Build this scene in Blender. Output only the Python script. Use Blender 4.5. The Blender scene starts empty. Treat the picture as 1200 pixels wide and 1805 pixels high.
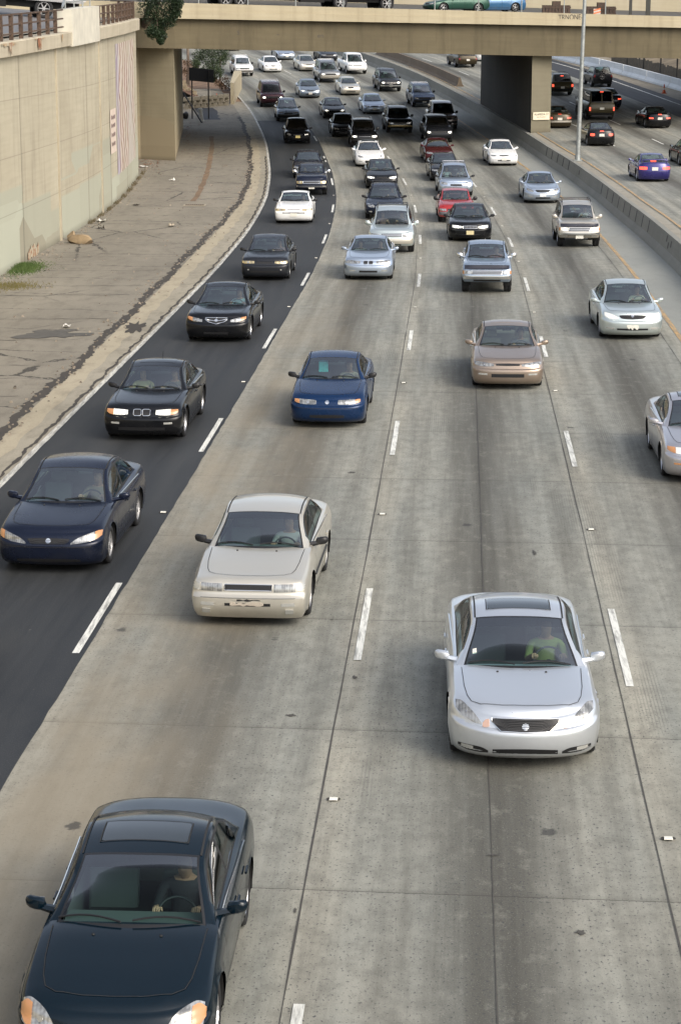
import bpy, bmesh, math, random
import numpy as np
from mathutils import Vector, Matrix
from mathutils.bvhtree import BVHTree

random.seed(7)
S = bpy.context.scene
COL = S.collection
R = math.radians

# ------------------------------------------------------------------ camera, sky, sun, exposure
CF, CTH, CH = 3722.0, R(12.94), 8.70          # focal length in photo pixels, pitch below level, height in metres
cam_d = bpy.data.cameras.new('camera')
cam_d.sensor_fit = 'HORIZONTAL'; cam_d.sensor_width = 36.0; cam_d.lens = 36.0*CF/1200.0
cam_d.clip_start = .5; cam_d.clip_end = 6000
cam = bpy.data.objects.new('camera', cam_d); COL.objects.link(cam)
cam.location = (0, 0, CH); cam.rotation_euler = (R(90)-CTH, 0, 0)
S.camera = cam
SUN_EL, SUN_AZ = R(38), R(136)                # azimuth clockwise from +Y: behind the camera, to its right
W = bpy.data.worlds.new('World'); S.world = W; W.use_nodes = True
wn = W.node_tree; bg = wn.nodes['Background']
sky = wn.nodes.new('ShaderNodeTexSky'); sky.sky_type = 'NISHITA'; sky.sun_disc = False
sky.sun_elevation = SUN_EL; sky.sun_rotation = SUN_AZ
sky.air_density = 1.0; sky.dust_density = 4.0; sky.ozone_density = 1.5
hs = wn.nodes.new('ShaderNodeHueSaturation'); hs.inputs['Saturation'].default_value = .52
wn.links.new(sky.outputs[0], hs.inputs['Color']); wn.links.new(hs.outputs[0], bg.inputs[0]); bg.inputs[1].default_value = .15
sl = bpy.data.lights.new('sun', 'SUN'); sl.energy = .75; sl.angle = R(38); sl.color = (1, .85, .64)
so = bpy.data.objects.new('sun', sl); COL.objects.link(so)
sd = Vector((math.sin(SUN_AZ)*math.cos(SUN_EL), math.cos(SUN_AZ)*math.cos(SUN_EL), math.sin(SUN_EL)))
so.rotation_euler = sd.to_track_quat('Z', 'Y').to_euler()
S.view_settings.view_transform = 'Standard'; S.view_settings.look = 'None'
S.view_settings.gamma = 1; S.view_settings.exposure = 0.80
S.render.engine = 'CYCLES'; S.render.resolution_x = 680; S.render.resolution_y = 1024

# ------------------------------------------------------------------ road geometry (surveyed from the photograph)
PYZ = [(-60, 0), (0, 0), (95, 0), (110, .15), (120, .38), (130, .62), (140, .95), (154, 1.5), (168, 2.2), (180, 2.9),
       (199, 4.1), (217, 5.2), (260, 7.9), (320, 11.6), (420, 16), (700, 22), (2500, 22)]
def pchip(pts):
    x = np.array([p[0] for p in pts], float); y = np.array([p[1] for p in pts], float)
    h = np.diff(x); d = np.diff(y)/h; m = np.zeros(len(x))
    m[0] = d[0]; m[-1] = d[-1]
    for i in range(1, len(x)-1):
        if d[i-1]*d[i] > 0:
            w1 = 2*h[i]+h[i-1]; w2 = h[i]+2*h[i-1]
            m[i] = (w1+w2)/(w1/d[i-1]+w2/d[i])
    xl, yl, ml, hl = x.tolist(), y.tolist(), m.tolist(), h.tolist()
    import bisect
    def f(t):
        if t <= xl[0]: return yl[0]+ml[0]*(t-xl[0])
        if t >= xl[-1]: return yl[-1]+ml[-1]*(t-xl[-1])
        i = bisect.bisect_right(xl, t)-1
        hh = hl[i]; s = (t-xl[i])/hh
        return (yl[i]*(1+2*s)*(1-s)**2 + ml[i]*hh*s*(1-s)**2 + yl[i+1]*s*s*(3-2*s) + ml[i+1]*hh*s*s*(s-1))
    return f
_pf = pchip(PYZ)
def prof(y): return _pf(max(-60, min(y, 2500)))
CX = pchip([(-60, -4.8), (0, -1.35), (20, -.25), (40, .9), (60, 2.0), (80, 3.02), (95, 3.5), (109, 3.68), (120, 3.52), (134, 3.0),
            (145, 2.45), (158, 1.5), (168, .6), (180, -.8), (190, -2.2), (201, -4.1), (217, -7.3), (240, -12.8),
            (280, -25), (330, -45)])
def ctan(y):
    s = (CX(y+1)-CX(y-1))/2; l = math.hypot(s, 1); return s/l, 1/l
def rp(off, y, dz=0.):                         # point at a lateral offset from the second lane line
    tx, ty = ctan(y); yy = y-off*tx
    return Vector((CX(y)+off*ty, yy, prof(yy)+dz))
def ray(px, py):
    rx = (px-600)/CF; ry = -(py-902.5)/CF
    return Vector((rx, math.cos(CTH)+ry*math.sin(CTH), -math.sin(CTH)+ry*math.cos(CTH)))
def at(px, py, dz=0.):                         # ground point seen at a photo pixel
    d = ray(px, py); t = 5.; lo = 1.
    while t < 600:
        p = d*t
        if p.z+CH <= prof(p.y)+dz: break
        lo = t; t += 1.
    hi = t
    for _ in range(26):
        m = (lo+hi)/2; p = d*m
        if p.z+CH <= prof(p.y)+dz: hi = m
        else: lo = m
    p = d*hi; return Vector((p.x, p.y, p.z+CH))
def atY(px, py, Y):                            # point seen at a pixel, at forward distance Y
    d = ray(px, py); p = d*(Y/d.y); return Vector((p.x, p.y, p.z+CH))

# ------------------------------------------------------------------ object helpers
def tag(o, label=None, cat=None, group=None, kind=None):
    if label: o['label'] = label
    if cat: o['category'] = cat
    if group: o['group'] = group
    if kind: o['kind'] = kind
    return o
def empty(name, loc=(0, 0, 0), rz=0, rx=0):
    o = bpy.data.objects.new(name, None); COL.objects.link(o)
    o.location = loc; o.rotation_euler = (rx, 0, rz); o.empty_display_size = .3
    return o
def mobj(name, verts, faces, mats, parent=None, midx=None, smooth=True, sharp=None, uvs=None):
    me = bpy.data.meshes.new(name); me.from_pydata([tuple(v) for v in verts], [], faces)
    if not isinstance(mats, (list, tuple)): mats = [mats]
    for m in mats: me.materials.append(m)
    if midx is not None: me.polygons.foreach_set('material_index', midx)
    if smooth:
        me.polygons.foreach_set('use_smooth', [True]*len(me.polygons))
        if sharp: me.set_sharp_from_angle(angle=R(sharp))
    if uvs is not None:
        ul = me.uv_layers.new(name='UVMap')
        for l in me.loops: ul.data[l.index].uv = uvs[l.vertex_index]
    elif mats and mats[0].name.endswith(('concrete', 'block_wall')):
        ul = me.uv_layers.new(name='UVMap')
        for p in me.polygons:
            n = p.normal; ax = max(range(3), key=lambda i: abs(n[i]))
            for li in p.loop_indices:
                c = me.vertices[me.loops[li].vertex_index].co
                ul.data[li].uv = (c.y, c.z) if ax == 0 else ((c.x, c.z) if ax == 1 else (c.x, c.y))
    me.update()
    o = bpy.data.objects.new(name, me); COL.objects.link(o)
    if parent: o.parent = parent
    return o
class MB:
    def __init__(s): s.v = []; s.f = []; s.m = []
    def add(s, v, f, m=0):
        b = len(s.v); s.v += [tuple(q) for q in v]; s.f += [tuple(i+b for i in q) for q in f]; s.m += [m]*len(f); return s
    def box(s, a, b, m=0, M=None):
        x0, y0, z0 = a; x1, y1, z1 = b
        v = [(x0,y0,z0),(x1,y0,z0),(x1,y1,z0),(x0,y1,z0),(x0,y0,z1),(x1,y0,z1),(x1,y1,z1),(x0,y1,z1)]
        if M is not None: v = [M @ Vector(q) for q in v]
        return s.add(v, [(0,3,2,1),(4,5,6,7),(0,1,5,4),(1,2,6,5),(2,3,7,6),(3,0,4,7)], m)
    def prism(s, plan, z0, z1, m=0):           # plan CCW; z0/z1 number or list
        n = len(plan)
        za = z0 if isinstance(z0, (list, tuple)) else [z0]*n
        zb = z1 if isinstance(z1, (list, tuple)) else [z1]*n
        v = [(p[0], p[1], za[i]) for i, p in enumerate(plan)]+[(p[0], p[1], zb[i]) for i, p in enumerate(plan)]
        f = [tuple(range(n-1, -1, -1)), tuple(range(n, 2*n))]+[(i, (i+1) % n, n+(i+1) % n, n+i) for i in range(n)]
        return s.add(v, f, m)
    def tube(s, pts, r, m=0, n=8, cap=True):
        pts = [Vector(p) for p in pts]; rs = r if isinstance(r, (list, tuple)) else [r]*len(pts)
        v = []; up = Vector((0, 0, 1))
        for i, p in enumerate(pts):
            t = (pts[min(i+1, len(pts)-1)]-pts[max(i-1, 0)]).normalized()
            a = t.cross(up)
            if a.length < .05: a = t.cross(Vector((1, 0, 0)))
            a.normalize(); b = t.cross(a)
            for k in range(n):
                th = 2*math.pi*k/n; v.append(p+(a*math.cos(th)+b*math.sin(th))*rs[i])
        f = [(i*n+k, i*n+(k+1) % n, (i+1)*n+(k+1) % n, (i+1)*n+k) for i in range(len(pts)-1) for k in range(n)]
        if cap: f += [tuple(range(n)), tuple(range((len(pts)-1)*n+n-1, (len(pts)-1)*n-1, -1))]
        return s.add(v, f, m)
    def lathe(s, prof_, c=(0, 0, 0), n=24, m=0, axis='X'):
        v = []
        for r, h in prof_:
            for k in range(n):
                a = 2*math.pi*k/n
                q = (h, r*math.cos(a), r*math.sin(a)) if axis == 'X' else (r*math.cos(a), r*math.sin(a), h)
                v.append((c[0]+q[0], c[1]+q[1], c[2]+q[2]))
        f = [(i*n+k, i*n+(k+1) % n, (i+1)*n+(k+1) % n, (i+1)*n+k) for i in range(len(prof_)-1) for k in range(n)]
        return s.add(v, f, m)
    def build(s, name, mats, parent=None, smooth=True, sharp=35):
        return mobj(name, s.v, s.f, mats, parent, s.m, smooth, sharp)

# ------------------------------------------------------------------ materials
class N:
    def __init__(s, name):
        s.mt = bpy.data.materials.new(name); s.mt.use_nodes = True; s.t = s.mt.node_tree
        s.b = s.t.nodes['Principled BSDF']; s.out = s.t.nodes['Material Output']
    def n(s, ty, **k):
        q = s.t.nodes.new('ShaderNode'+ty)
        for a, b in k.items(): setattr(q, a, b)
        return q
    def set(s, sock, v):
        if hasattr(v, 'is_linked') or isinstance(v, bpy.types.NodeSocket): s.t.links.new(v, sock)
        else:
            if isinstance(v, (tuple, list)) and len(v) == 3 and sock.type == 'RGBA': v = (*v, 1)
            sock.default_value = v
    def math(s, op, a, b=None, c=None, clamp=False):
        q = s.n('Math', operation=op); q.use_clamp = clamp
        s.set(q.inputs[0], a)
        if b is not None: s.set(q.inputs[1], b)
        if c is not None: s.set(q.inputs[2], c)
        return q.outputs[0]
    def mix(s, f, a, b, mode='MIX'):
        q = s.n('Mix', data_type='RGBA', blend_type=mode); q.clamp_factor = True
        s.set(q.inputs[0], f); s.set(q.inputs[6], a); s.set(q.inputs[7], b); return q.outputs[2]
    def ramp(s, f, a, b, lo=0., hi=1.):
        q = s.n('MapRange'); q.clamp = True
        s.set(q.inputs[0], f); q.inputs[1].default_value = a; q.inputs[2].default_value = b
        q.inputs[3].default_value = lo; q.inputs[4].default_value = hi; return q.outputs[0]
    def noise(s, vec, scale=1., detail=3., rough=.55, dist=0.):
        q = s.n('TexNoise'); s.set(q.inputs['Vector'], vec); q.inputs['Scale'].default_value = scale
        q.inputs['Detail'].default_value = detail; q.inputs['Roughness'].default_value = rough
        q.inputs['Distortion'].default_value = dist; return q.outputs[0]
    def voro(s, vec, scale=1., feat='F1', rnd=1.):
        q = s.n('TexVoronoi', feature=feat); s.set(q.inputs['Vector'], vec); q.inputs['Scale'].default_value = scale
        q.inputs['Randomness'].default_value = rnd; return q.outputs['Distance']
    def scale(s, vec, x, y, z=1.):
        q = s.n('VectorMath', operation='MULTIPLY'); s.set(q.inputs[0], vec); q.inputs[1].default_value = (x, y, z); return q.outputs[0]
    def obj(s): return s.n('TexCoord').outputs['Object']
    def uv(s): return s.n('TexCoord').outputs['UV']
    def pos(s): return s.n('NewGeometry').outputs['Position']
    def sep(s, v): q = s.n('SeparateXYZ'); s.set(q.inputs[0], v); return q.outputs
    def bump(s, h, strength=.3, dist=.01):
        q = s.n('Bump'); q.inputs['Strength'].default_value = strength; q.inputs['Distance'].default_value = dist
        s.set(q.inputs['Height'], h); s.t.links.new(q.outputs[0], s.b.inputs['Normal'])
    def base(s, c): s.set(s.b.inputs['Base Color'], c)
    def rough(s, r): s.set(s.b.inputs['Roughness'], r)
_mc = {}
def simple(name, c, rough=.5, metal=0., coat=0., spec=.5, var=0., vs=6., emit=None, es=0.):
    if name in _mc: return _mc[name]
    k = N(name); k.rough(rough); k.b.inputs['Metallic'].default_value = metal
    k.b.inputs['Coat Weight'].default_value = coat; k.b.inputs['Coat Roughness'].default_value = .04
    k.b.inputs['Specular IOR Level'].default_value = spec
    if var > 0:
        f = k.noise(k.obj(), vs, 4)
        k.base(k.mix(k.ramp(f, .3, .7), tuple(q*(1-var) for q in c), tuple(min(1, q*(1+var)) for q in c)))
        k.rough(k.ramp(f, .3, .7, max(0, rough-.08), min(1, rough+.08)))
    else: k.base(c)
    if emit: k.set(k.b.inputs['Emission Color'], emit); k.b.inputs['Emission Strength'].default_value = es
    _mc[name] = k.mt; return k.mt
def paint(name, c, metal=.5, rough=.32):
    if name in _mc: return _mc[name]
    k = N('paint_'+name); k.b.inputs['Metallic'].default_value = metal
    k.b.inputs['Coat Weight'].default_value = .8; k.b.inputs['Coat Roughness'].default_value = .05
    o = k.obj(); f = k.noise(o, 3., 5, .6); z = k.sep(o)[2]
    lum = max(c)
    dirt = k.math('MULTIPLY', k.ramp(z, .22, .65, 1., 0.), k.ramp(f, .3, .75, .05, .30))
    k.base(k.mix(dirt, tuple(c), (.16, .145, .12) if lum > .15 else (.022, .021, .019)))
    if lum < .15: k.b.inputs['Coat Weight'].default_value = .26; k.b.inputs['Specular IOR Level'].default_value = .3
    k.rough(k.math('ADD', k.math('MULTIPLY', dirt, .4), k.ramp(f, .3, .8, rough-.05, rough+.08)))
    _mc[name] = k.mt; return k.mt
def glassmat(name, tint, gl=.9):
    k = N(name); k.t.nodes.remove(k.b)
    tr = k.n('BsdfTransparent'); tr.inputs[0].default_value = (*tint, 1)
    g = k.n('BsdfGlossy'); g.inputs[0].default_value = (gl, gl, gl, 1); g.inputs['Roughness'].default_value = .02
    f = k.n('Fresnel'); f.inputs[0].default_value = 1.45
    m = k.n('MixShader'); k.t.links.new(k.math('MULTIPLY', f.outputs[0], .27, clamp=True), m.inputs[0])
    k.t.links.new(tr.outputs[0], m.inputs[1]); k.t.links.new(g.outputs[0], m.inputs[2])
    k.t.links.new(m.outputs[0], k.out.inputs[0]); return k.mt
M_glass = glassmat('windscreen_glass', (.62, .80, .77))
M_sglass = glassmat('side_glass', (.45, .52, .50))
M_dglass = glassmat('tinted_glass', (.10, .12, .13))
M_rubber = simple('rubber', (.012, .012, .013), .75, var=.2)
M_black = simple('black_trim', (.010, .010, .011), .45)
M_under = simple('underbody', (.006, .006, .006), .9)
M_chrome = simple('chrome', (.75, .75, .74), .12, 1.)
M_alloy = simple('alloy', (.50, .50, .51), .32, .9, var=.12)
M_cap = simple('hubcap', (.36, .36, .36), .42, .5, var=.15)
M_amber = simple('amber_lens', (.50, .24, .10), .2, coat=.6)
M_fogl = simple('fog_lens', (.45, .45, .42), .15, .3, coat=.8)
M_plate = simple('plate', (.72, .70, .62), .5, var=.1, vs=30)
M_mirror = simple('mirror_glass', (.6, .65, .7), .05, 1.)
M_tail = simple('tail_lens', (.22, .012, .01), .22, coat=.6)
M_taillit = simple('tail_lens_lit', (.5, .03, .02), .3, emit=(1, .10, .05), es=1.3)
M_lit = simple('lit_bulb', (.9, .88, .8), .2, emit=(1, .92, .75), es=7.0)
M_gap = simple('panel_gap', (.015, .015, .015), .8)
def lampmat(name, c):
    k = N(name); k.b.inputs['Metallic'].default_value = .55; k.b.inputs['Coat Weight'].default_value = 1
    o = k.obj(); x, y, z = k.sep(o); g = k.noise(o, 9., 3)
    fl = k.math('SINE', k.math('MULTIPLY', x, 170.))
    k.base(k.mix(k.ramp(k.math('ADD', g, k.math('MULTIPLY', fl, .05)), .38, .62), tuple(q*.38 for q in c), c)); k.rough(.2); return k.mt
M_lamp = lampmat('headlamp_lens', (.48, .48, .46))
M_lampwarm = lampmat('yellowed_headlamp_lens', (.75, .62, .36))
M_int = {'grey': simple('cabin_grey', (.065, .072, .070), .8), 'tan': simple('cabin_tan', (.26, .215, .16), .8),
         'dark': simple('cabin_dark', (.03, .03, .032), .8)}
M_refl = simple('lamp_reflector', (.55, .55, .55), .25, .8)
M_gbar = simple('grille_bar_dark', (.035, .035, .036), .4)
M_lamplit = simple('lit_headlamp_lens', (.6, .6, .56), .15, .3, coat=1, emit=(1, .95, .82), es=.25)
M_band = glassmat('sun_band_glass', (.16, .25, .30))
# ------------------------------------------------------------------ setting materials
def road_concrete():
    k = N('grooved_concrete_road'); uv = k.uv(); u, v, _ = k.sep(uv)
    lc = k.math('FRACT', k.math('DIVIDE', k.math('ADD', u, 38.24), 3.82))      # 0..1 across a lane
    ln = k.math('FLOOR', k.math('DIVIDE', k.math('ADD', u, 38.24), 3.82))
    vs = k.math('ADD', v, k.math('MULTIPLY', u, .03))
    slab = k.math('FLOOR', k.math('DIVIDE', vs, 5.1))
    wn_ = k.n('TexWhiteNoise'); wn_.noise_dimensions = '2D'
    cmb = k.n('CombineXYZ'); k.set(cmb.inputs[0], slab); k.set(cmb.inputs[1], ln); k.set(wn_.inputs['Vector'], cmb.outputs[0])
    streak = k.noise(k.scale(uv, 2.6, .09), 1., 5, .62)
    fine = k.noise(k.scale(uv, 11., .5), 1., 4, .65)
    blot = k.noise(k.scale(uv, .5, .16), 1., 4, .6)
    agg = k.noise(k.scale(uv, 30., 21.), 1., 2, .5); agg2 = k.noise(k.scale(uv, 70., 45.), 1., 2, .5)
    zone = k.ramp(k.noise(k.scale(uv, .55, .11, 1), 1., 3, .6), .40, .60)
    c = k.mix(k.ramp(blot, .3, .7), (.215, .222, .195), (.325, .315, .262))
    c = k.mix(k.math('MULTIPLY', wn_.outputs[0], .35), c, (.25, .26, .235))
    oil = k.math('MULTIPLY', k.ramp(k.math('ABSOLUTE', k.math('SUBTRACT', lc, .5)), .03, .27, 1., 0.), k.ramp(streak, .2, .6, .55, 1.))
    far = k.ramp(k.math('ABSOLUTE', k.math('SUBTRACT', u, -.2)), 0, 9.0, 1., 0.)
    c = k.mix(k.math('MULTIPLY', oil, .92), c, (.048, .045, .036))
    c = k.mix(k.math('MULTIPLY', k.ramp(k.math('ABSOLUTE', k.math('SUBTRACT', lc, .5)), .40, .48), k.ramp(blot, .3, .6, .2, .6)), c, (.40, .375, .30))
    c = k.mix(k.ramp(streak, .42, .72, 0., .60), c, (.085, .083, .07))
    c = k.mix(k.ramp(fine, .5, .85, 0., .30), c, (.10, .10, .085))
    c = k.mix(k.math('MULTIPLY', k.ramp(agg, .60, .69), k.ramp(zone, 0, 1, .62, .98)), c, (.045, .048, .05))
    c = k.mix(k.ramp(agg2, .60, .75, 0, .55), c, (.34, .32, .27)); c = k.mix(k.ramp(agg2, .40, .25, 0, .5), c, (.06, .06, .055))
    mott = k.noise(k.scale(uv, 4., 2.4), 1., 7, .72); c = k.mix(k.ramp(mott, .46, .66, 0., .42), c, (.095, .092, .078)); c = k.mix(k.ramp(mott, .46, .30, 0., .30), c, (.34, .33, .28))
    gr = k.math('MULTIPLY', k.ramp(k.math('SINE', k.math('MULTIPLY', u, 140.)), .2, .8), k.ramp(k.noise(k.scale(uv, .9, .12), 1., 2, .5), .60, .66))
    c = k.mix(k.math('MULTIPLY', gr, .38), c, (.08, .08, .07))
    jt = k.math('FRACT', k.math('DIVIDE', k.math('ADD', vs, k.math('MULTIPLY', agg, .03)), 5.1))
    c = k.mix(k.ramp(jt, .0018, .0042, .75, 0.), c, (.03, .028, .024))
    jt2 = k.ramp(k.math('ABSOLUTE', k.math('SUBTRACT', jt, .004)), .004, .02, .22, 0.)
    c = k.mix(jt2, c, (.07, .065, .055))
    c = k.mix(k.math('MULTIPLY', k.math('MULTIPLY', k.ramp(u, -2.4, -1.2, 1., 0.), k.ramp(u, -4., -3.6, 0., 1.)), k.math('MULTIPLY', k.ramp(blot, .35, .6, .15, .75), k.ramp(v, 45, 75, 1., .15))), c, (.25, .215, .155))
    # stains: oil drips and spalls
    st = k.voro(k.scale(uv, .55, .42), 1., 'F1', 1.); st2 = k.math('ADD', st, k.math('MULTIPLY', k.noise(uv, 9., 3), .10))
    c = k.mix(k.ramp(st2, .085, .105, .75, 0.), c, (.035, .035, .034))
    k.base(c); k.rough(k.ramp(streak, .3, .7, .68, .9))
    k.b.inputs['Specular IOR Level'].default_value = .35
    k.bump(k.math('ADD', agg, k.math('MULTIPLY', agg2, .6)), .25, .01)
    return k.mt
def asphalt(name='asphalt_road', c0=(.012, .0138, .0155), c1=(.036, .039, .042)):
    k = N(name); uv = k.uv(); u, v, _ = k.sep(uv)
    s1 = k.noise(k.scale(uv, 2., .10), 1., 4, .6); b1 = k.noise(k.scale(uv, .6, .25), 1., 4, .6); g = k.noise(k.scale(uv, 60, 45), 1., 2, .6)
    c = k.mix(k.ramp(s1, .3, .7), c0, c1); c = k.mix(k.ramp(b1, .55, .8, 0, .6), c, (.043, .043, .040))
    c = k.mix(k.ramp(g, .56, .72, 0, .55), c, (.09, .09, .085)); c = k.mix(k.ramp(g, .44, .3, 0, .5), c, (.008, .008, .008))
    sp = k.noise(k.scale(uv, 5, 3), 1., 2); c = k.mix(k.ramp(sp, .76, .79, 0, .7), c, (.16, .15, .13))
    k.base(c); k.rough(k.ramp(s1, .3, .7, .62, .8)); k.b.inputs['Specular IOR Level'].default_value = .4
    k.bump(g, .2, .008); return k.mt
def shoulder_conc(name, c0, c1, dirt=.5, crack=True):
    k = N(name); uv = k.uv(); u, v, _ = k.sep(uv)
    n1 = k.noise(k.scale(uv, .35, .12), 1., 6, .62); n2 = k.noise(k.scale(uv, 2.4, .9), 1., 5, .65); g = k.noise(k.scale(uv, 30, 22), 1., 3, .6)
    c = k.mix(k.ramp(n1, .3, .7), c0, c1); c = k.mix(k.ramp(n2, .48, .72, 0, dirt), c, (.065, .052, .036))
    c = k.mix(k.ramp(g, .56, .75, 0, .5), c, (.05, .045, .038)); c = k.mix(k.ramp(g, .42, .28, 0, .4), c, (.34, .31, .25))
    if crack:
        wob = k.math('MULTIPLY', k.math('SUBTRACT', k.noise(k.scale(uv, .35, .25), 1., 5, .6), .5), 1.6)
        fr = k.math('FRACT', k.math('DIVIDE', k.math('ADD', k.math('ADD', v, wob), k.math('MULTIPLY', u, .10)), 4.3))
        wdt = k.ramp(n2, .35, .6, .004, .018)
        c = k.mix(k.math('MULTIPLY', k.math('LESS_THAN', fr, wdt), .9), c, (.018, .016, .014))
        cr = k.voro(k.scale(uv, .22, .14), 1., 'DISTANCE_TO_EDGE')
        cr2 = k.math('ADD', cr, k.math('MULTIPLY', k.math('SUBTRACT', n2, .5), .10))
        msk = k.ramp(k.noise(k.scale(uv, .16, .07), 1., 2), .46, .54)
        c = k.mix(k.math('MULTIPLY', k.ramp(k.math('ABSOLUTE', cr2), .004, .010, .85, 0.), msk), c, (.02, .018, .015))
    k.base(c); k.rough(.88); k.bump(k.math('ADD', g, n2), .25, .015); return k.mt
def wallconc(name, c0, c1, stain=(.07, .055, .035), patch=None, panels=None, streaks=.5, zstain=None, dark=None):
    # UV: metres along the face, metres up
    k = N(name); uv = k.uv(); u, v, _ = k.sep(uv)
    n1 = k.noise(k.scale(uv, .25, .22), 1., 6, .6); n2 = k.noise(k.scale(uv, 1.3, .14), 1., 5, .65)
    g = k.noise(uv, 14., 5, .65); brd = k.noise(k.scale(uv, .3, 5.5), 1., 3, .5)
    c = k.mix(k.ramp(n1, .3, .7), c0, c1)
    c = k.mix(k.ramp(brd, .4, .7, 0, .22), c, tuple(q*.72 for q in c0))
    c = k.mix(k.ramp(n2, .50, .82, 0, streaks), c, stain)
    c = k.mix(k.ramp(g, .60, .8, 0, .35), c, tuple(q*.55 for q in c0))
    if patch:
        q = k.voro(k.scale(uv, .20, .42), 1., 'F1', .95)
        tx = k.n('TexVoronoi', distance='CHEBYCHEV'); k.set(tx.inputs['Vector'], k.scale(uv, .16, .34)); tx.inputs['Scale'].default_value = 1.
        pz = k.math('ADD', v, k.math('MULTIPLY', k.math('SUBTRACT', k.sep(tx.outputs['Color'])[0], .5), 3.2))
        m = k.ramp(k.math('ADD', pz, k.math('MULTIPLY', k.math('SUBTRACT', g, .5), .25)), 2.35, 2.45, 1., 0.)
        pc = k.mix(k.sep(tx.outputs['Color'])[1], patch[0], patch[1]); c = k.mix(k.math('MULTIPLY', m, .85), c, pc)
    if panels:
        pu, pv, sk = panels
        fu = k.math('FRACT', k.math('DIVIDE', k.math('ADD', u, 1.3), pu)); fv = k.math('FRACT', k.math('DIVIDE', k.math('ADD', v, k.math('MULTIPLY', u, sk)), pv))
        c = k.mix(k.ramp(fu, .006, .010, .75, 0.), c, (.05, .045, .035)); c = k.mix(k.ramp(fv, .012, .020, .28, 0.), c, (.06, .055, .04))
        c = k.mix(k.ramp(fu, .0, .05, .30, 0.), c, stain)
    c = k.mix(k.ramp(v, .0, .35, .55, 0.), c, (.06, .05, .035)) if zstain is None else c
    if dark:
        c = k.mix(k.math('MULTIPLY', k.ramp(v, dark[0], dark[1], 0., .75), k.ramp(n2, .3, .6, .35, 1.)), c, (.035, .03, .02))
    k.base(c); k.rough(.88); k.bump(g, .25, .02); return k.mt
M_road = road_concrete(); M_asph = asphalt()
M_apron = shoulder_conc('apron_concrete', (.175, .158, .125), (.25, .226, .178), .38)
M_gutter = shoulder_conc('gutter_concrete', (.27, .245, .185), (.33, .30, .235), .45, False)
M_medstrip = shoulder_conc('median_concrete', (.25, .225, .175), (.31, .29, .235), .35, False)
M_inner = shoulder_conc('inner_shoulder_concrete', (.235, .245, .225), (.29, .295, .265), .12, False)
M_roadfar = road_concrete(); M_roadfar.name = 'opposite_concrete_road'
M_asph2 = asphalt('far_asphalt', (.02, .021, .024), (.036, .036, .038))
M_wall = wallconc('retaining_wall_concrete', (.36, .32, .232), (.455, .415, .31), patch=((.43, .45, .36), (.27, .255, .19)), panels=(8.4, 2.05, .0), streaks=.45)
M_cope = wallconc('coping_concrete', (.38, .33, .24), (.50, .45, .34), streaks=.4, zstain=1)
M_bridge = wallconc('bridge_concrete', (.30, .245, .145), (.40, .335, .21), stain=(.09, .065, .03), streaks=.8, zstain=1)
M_parap = wallconc('parapet_concrete', (.33, .285, .19), (.42, .37, .26), stain=(.14, .11, .065), streaks=.5, zstain=1)
M_abut = wallconc('abutment_concrete', (.29, .25, .165), (.37, .325, .22), patch=((.33, .275, .18), (.29, .24, .155)), streaks=.35)
M_piershade = wallconc('shade_painted_concrete', (.03, .028, .023), (.055, .05, .04), streaks=.4)  # under-bridge shade painted into the colour of the pier's sides and back
M_pier = wallconc('pier_concrete', (.15, .135, .092), (.20, .18, .125), streaks=.3)
M_med = wallconc('median_wall_concrete', (.20, .20, .175), (.255, .25, .22), stain=(.12, .11, .09), streaks=.35, zstain=1)
M_whitebar = wallconc('pale_barrier_concrete', (.70, .74, .76), (.80, .83, .84), stain=(.3, .29, .27), streaks=.3, zstain=1)
def marking(name, c, wear=.45):
    k = N(name); p = k.pos(); g = k.noise(k.scale(p, 12, 1.1, 1), 1., 5, .75); k.base(k.mix(k.ramp(g, wear+.05, wear+.22, 0., .75), c, (.17, .165, .15))); k.rough(.6)
    return k.mt
M_white = marking('white_road_paint', (.70, .70, .64), .42); M_yellow = marking('yellow_road_paint', (.52, .32, .11), .36)
M_tar = simple('crack_tar', (.045, .038, .03), .8, var=.3)
M_joint = simple('joint_sealant', (.062, .058, .05), .8, var=.3)
M_rust = simple('rusty_steel', (.10, .065, .045), .7, .3, var=.45, vs=9)
M_galv = simple('galvanised_steel', (.34, .36, .35), .45, .6, var=.15)
M_dirt = simple('dirt', (.16, .10, .06), .95, var=.45, vs=.8)

# ------------------------------------------------------------------ ground and roads
def frange(a, b, st):
    n = max(1, int(round((b-a)/st))); return [a+(b-a)*i/n for i in range(n+1)]
def strip(name, o0, o1, y0, y1, dz, mat, nx=1, step=2.0, dz1=None, jag=0., kind='structure', label=None):
    ys = frange(y0, y1, step); V = []; U = []; rnd = random.Random(name+str(o0))
    for y in ys:
        for i in range(nx+1):
            a = o0(y) if callable(o0) else o0; b = o1(y) if callable(o1) else o1
            if jag: a += rnd.uniform(-jag, jag); b += rnd.uniform(-jag, jag)
            o = a+(b-a)*i/nx; z = dz if dz1 is None else dz+(dz1-dz)*i/nx
            p = rp(o, y, z); V.append(p); U.append((o, y))
    F = [(r*(nx+1)+i, r*(nx+1)+i+1, (r+1)*(nx+1)+i+1, (r+1)*(nx+1)+i) for r in range(len(ys)-1) for i in range(nx)]
    o = mobj(name, V, F, mat, None, None, True, None, U)
    return tag(o, kind=kind)
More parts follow.
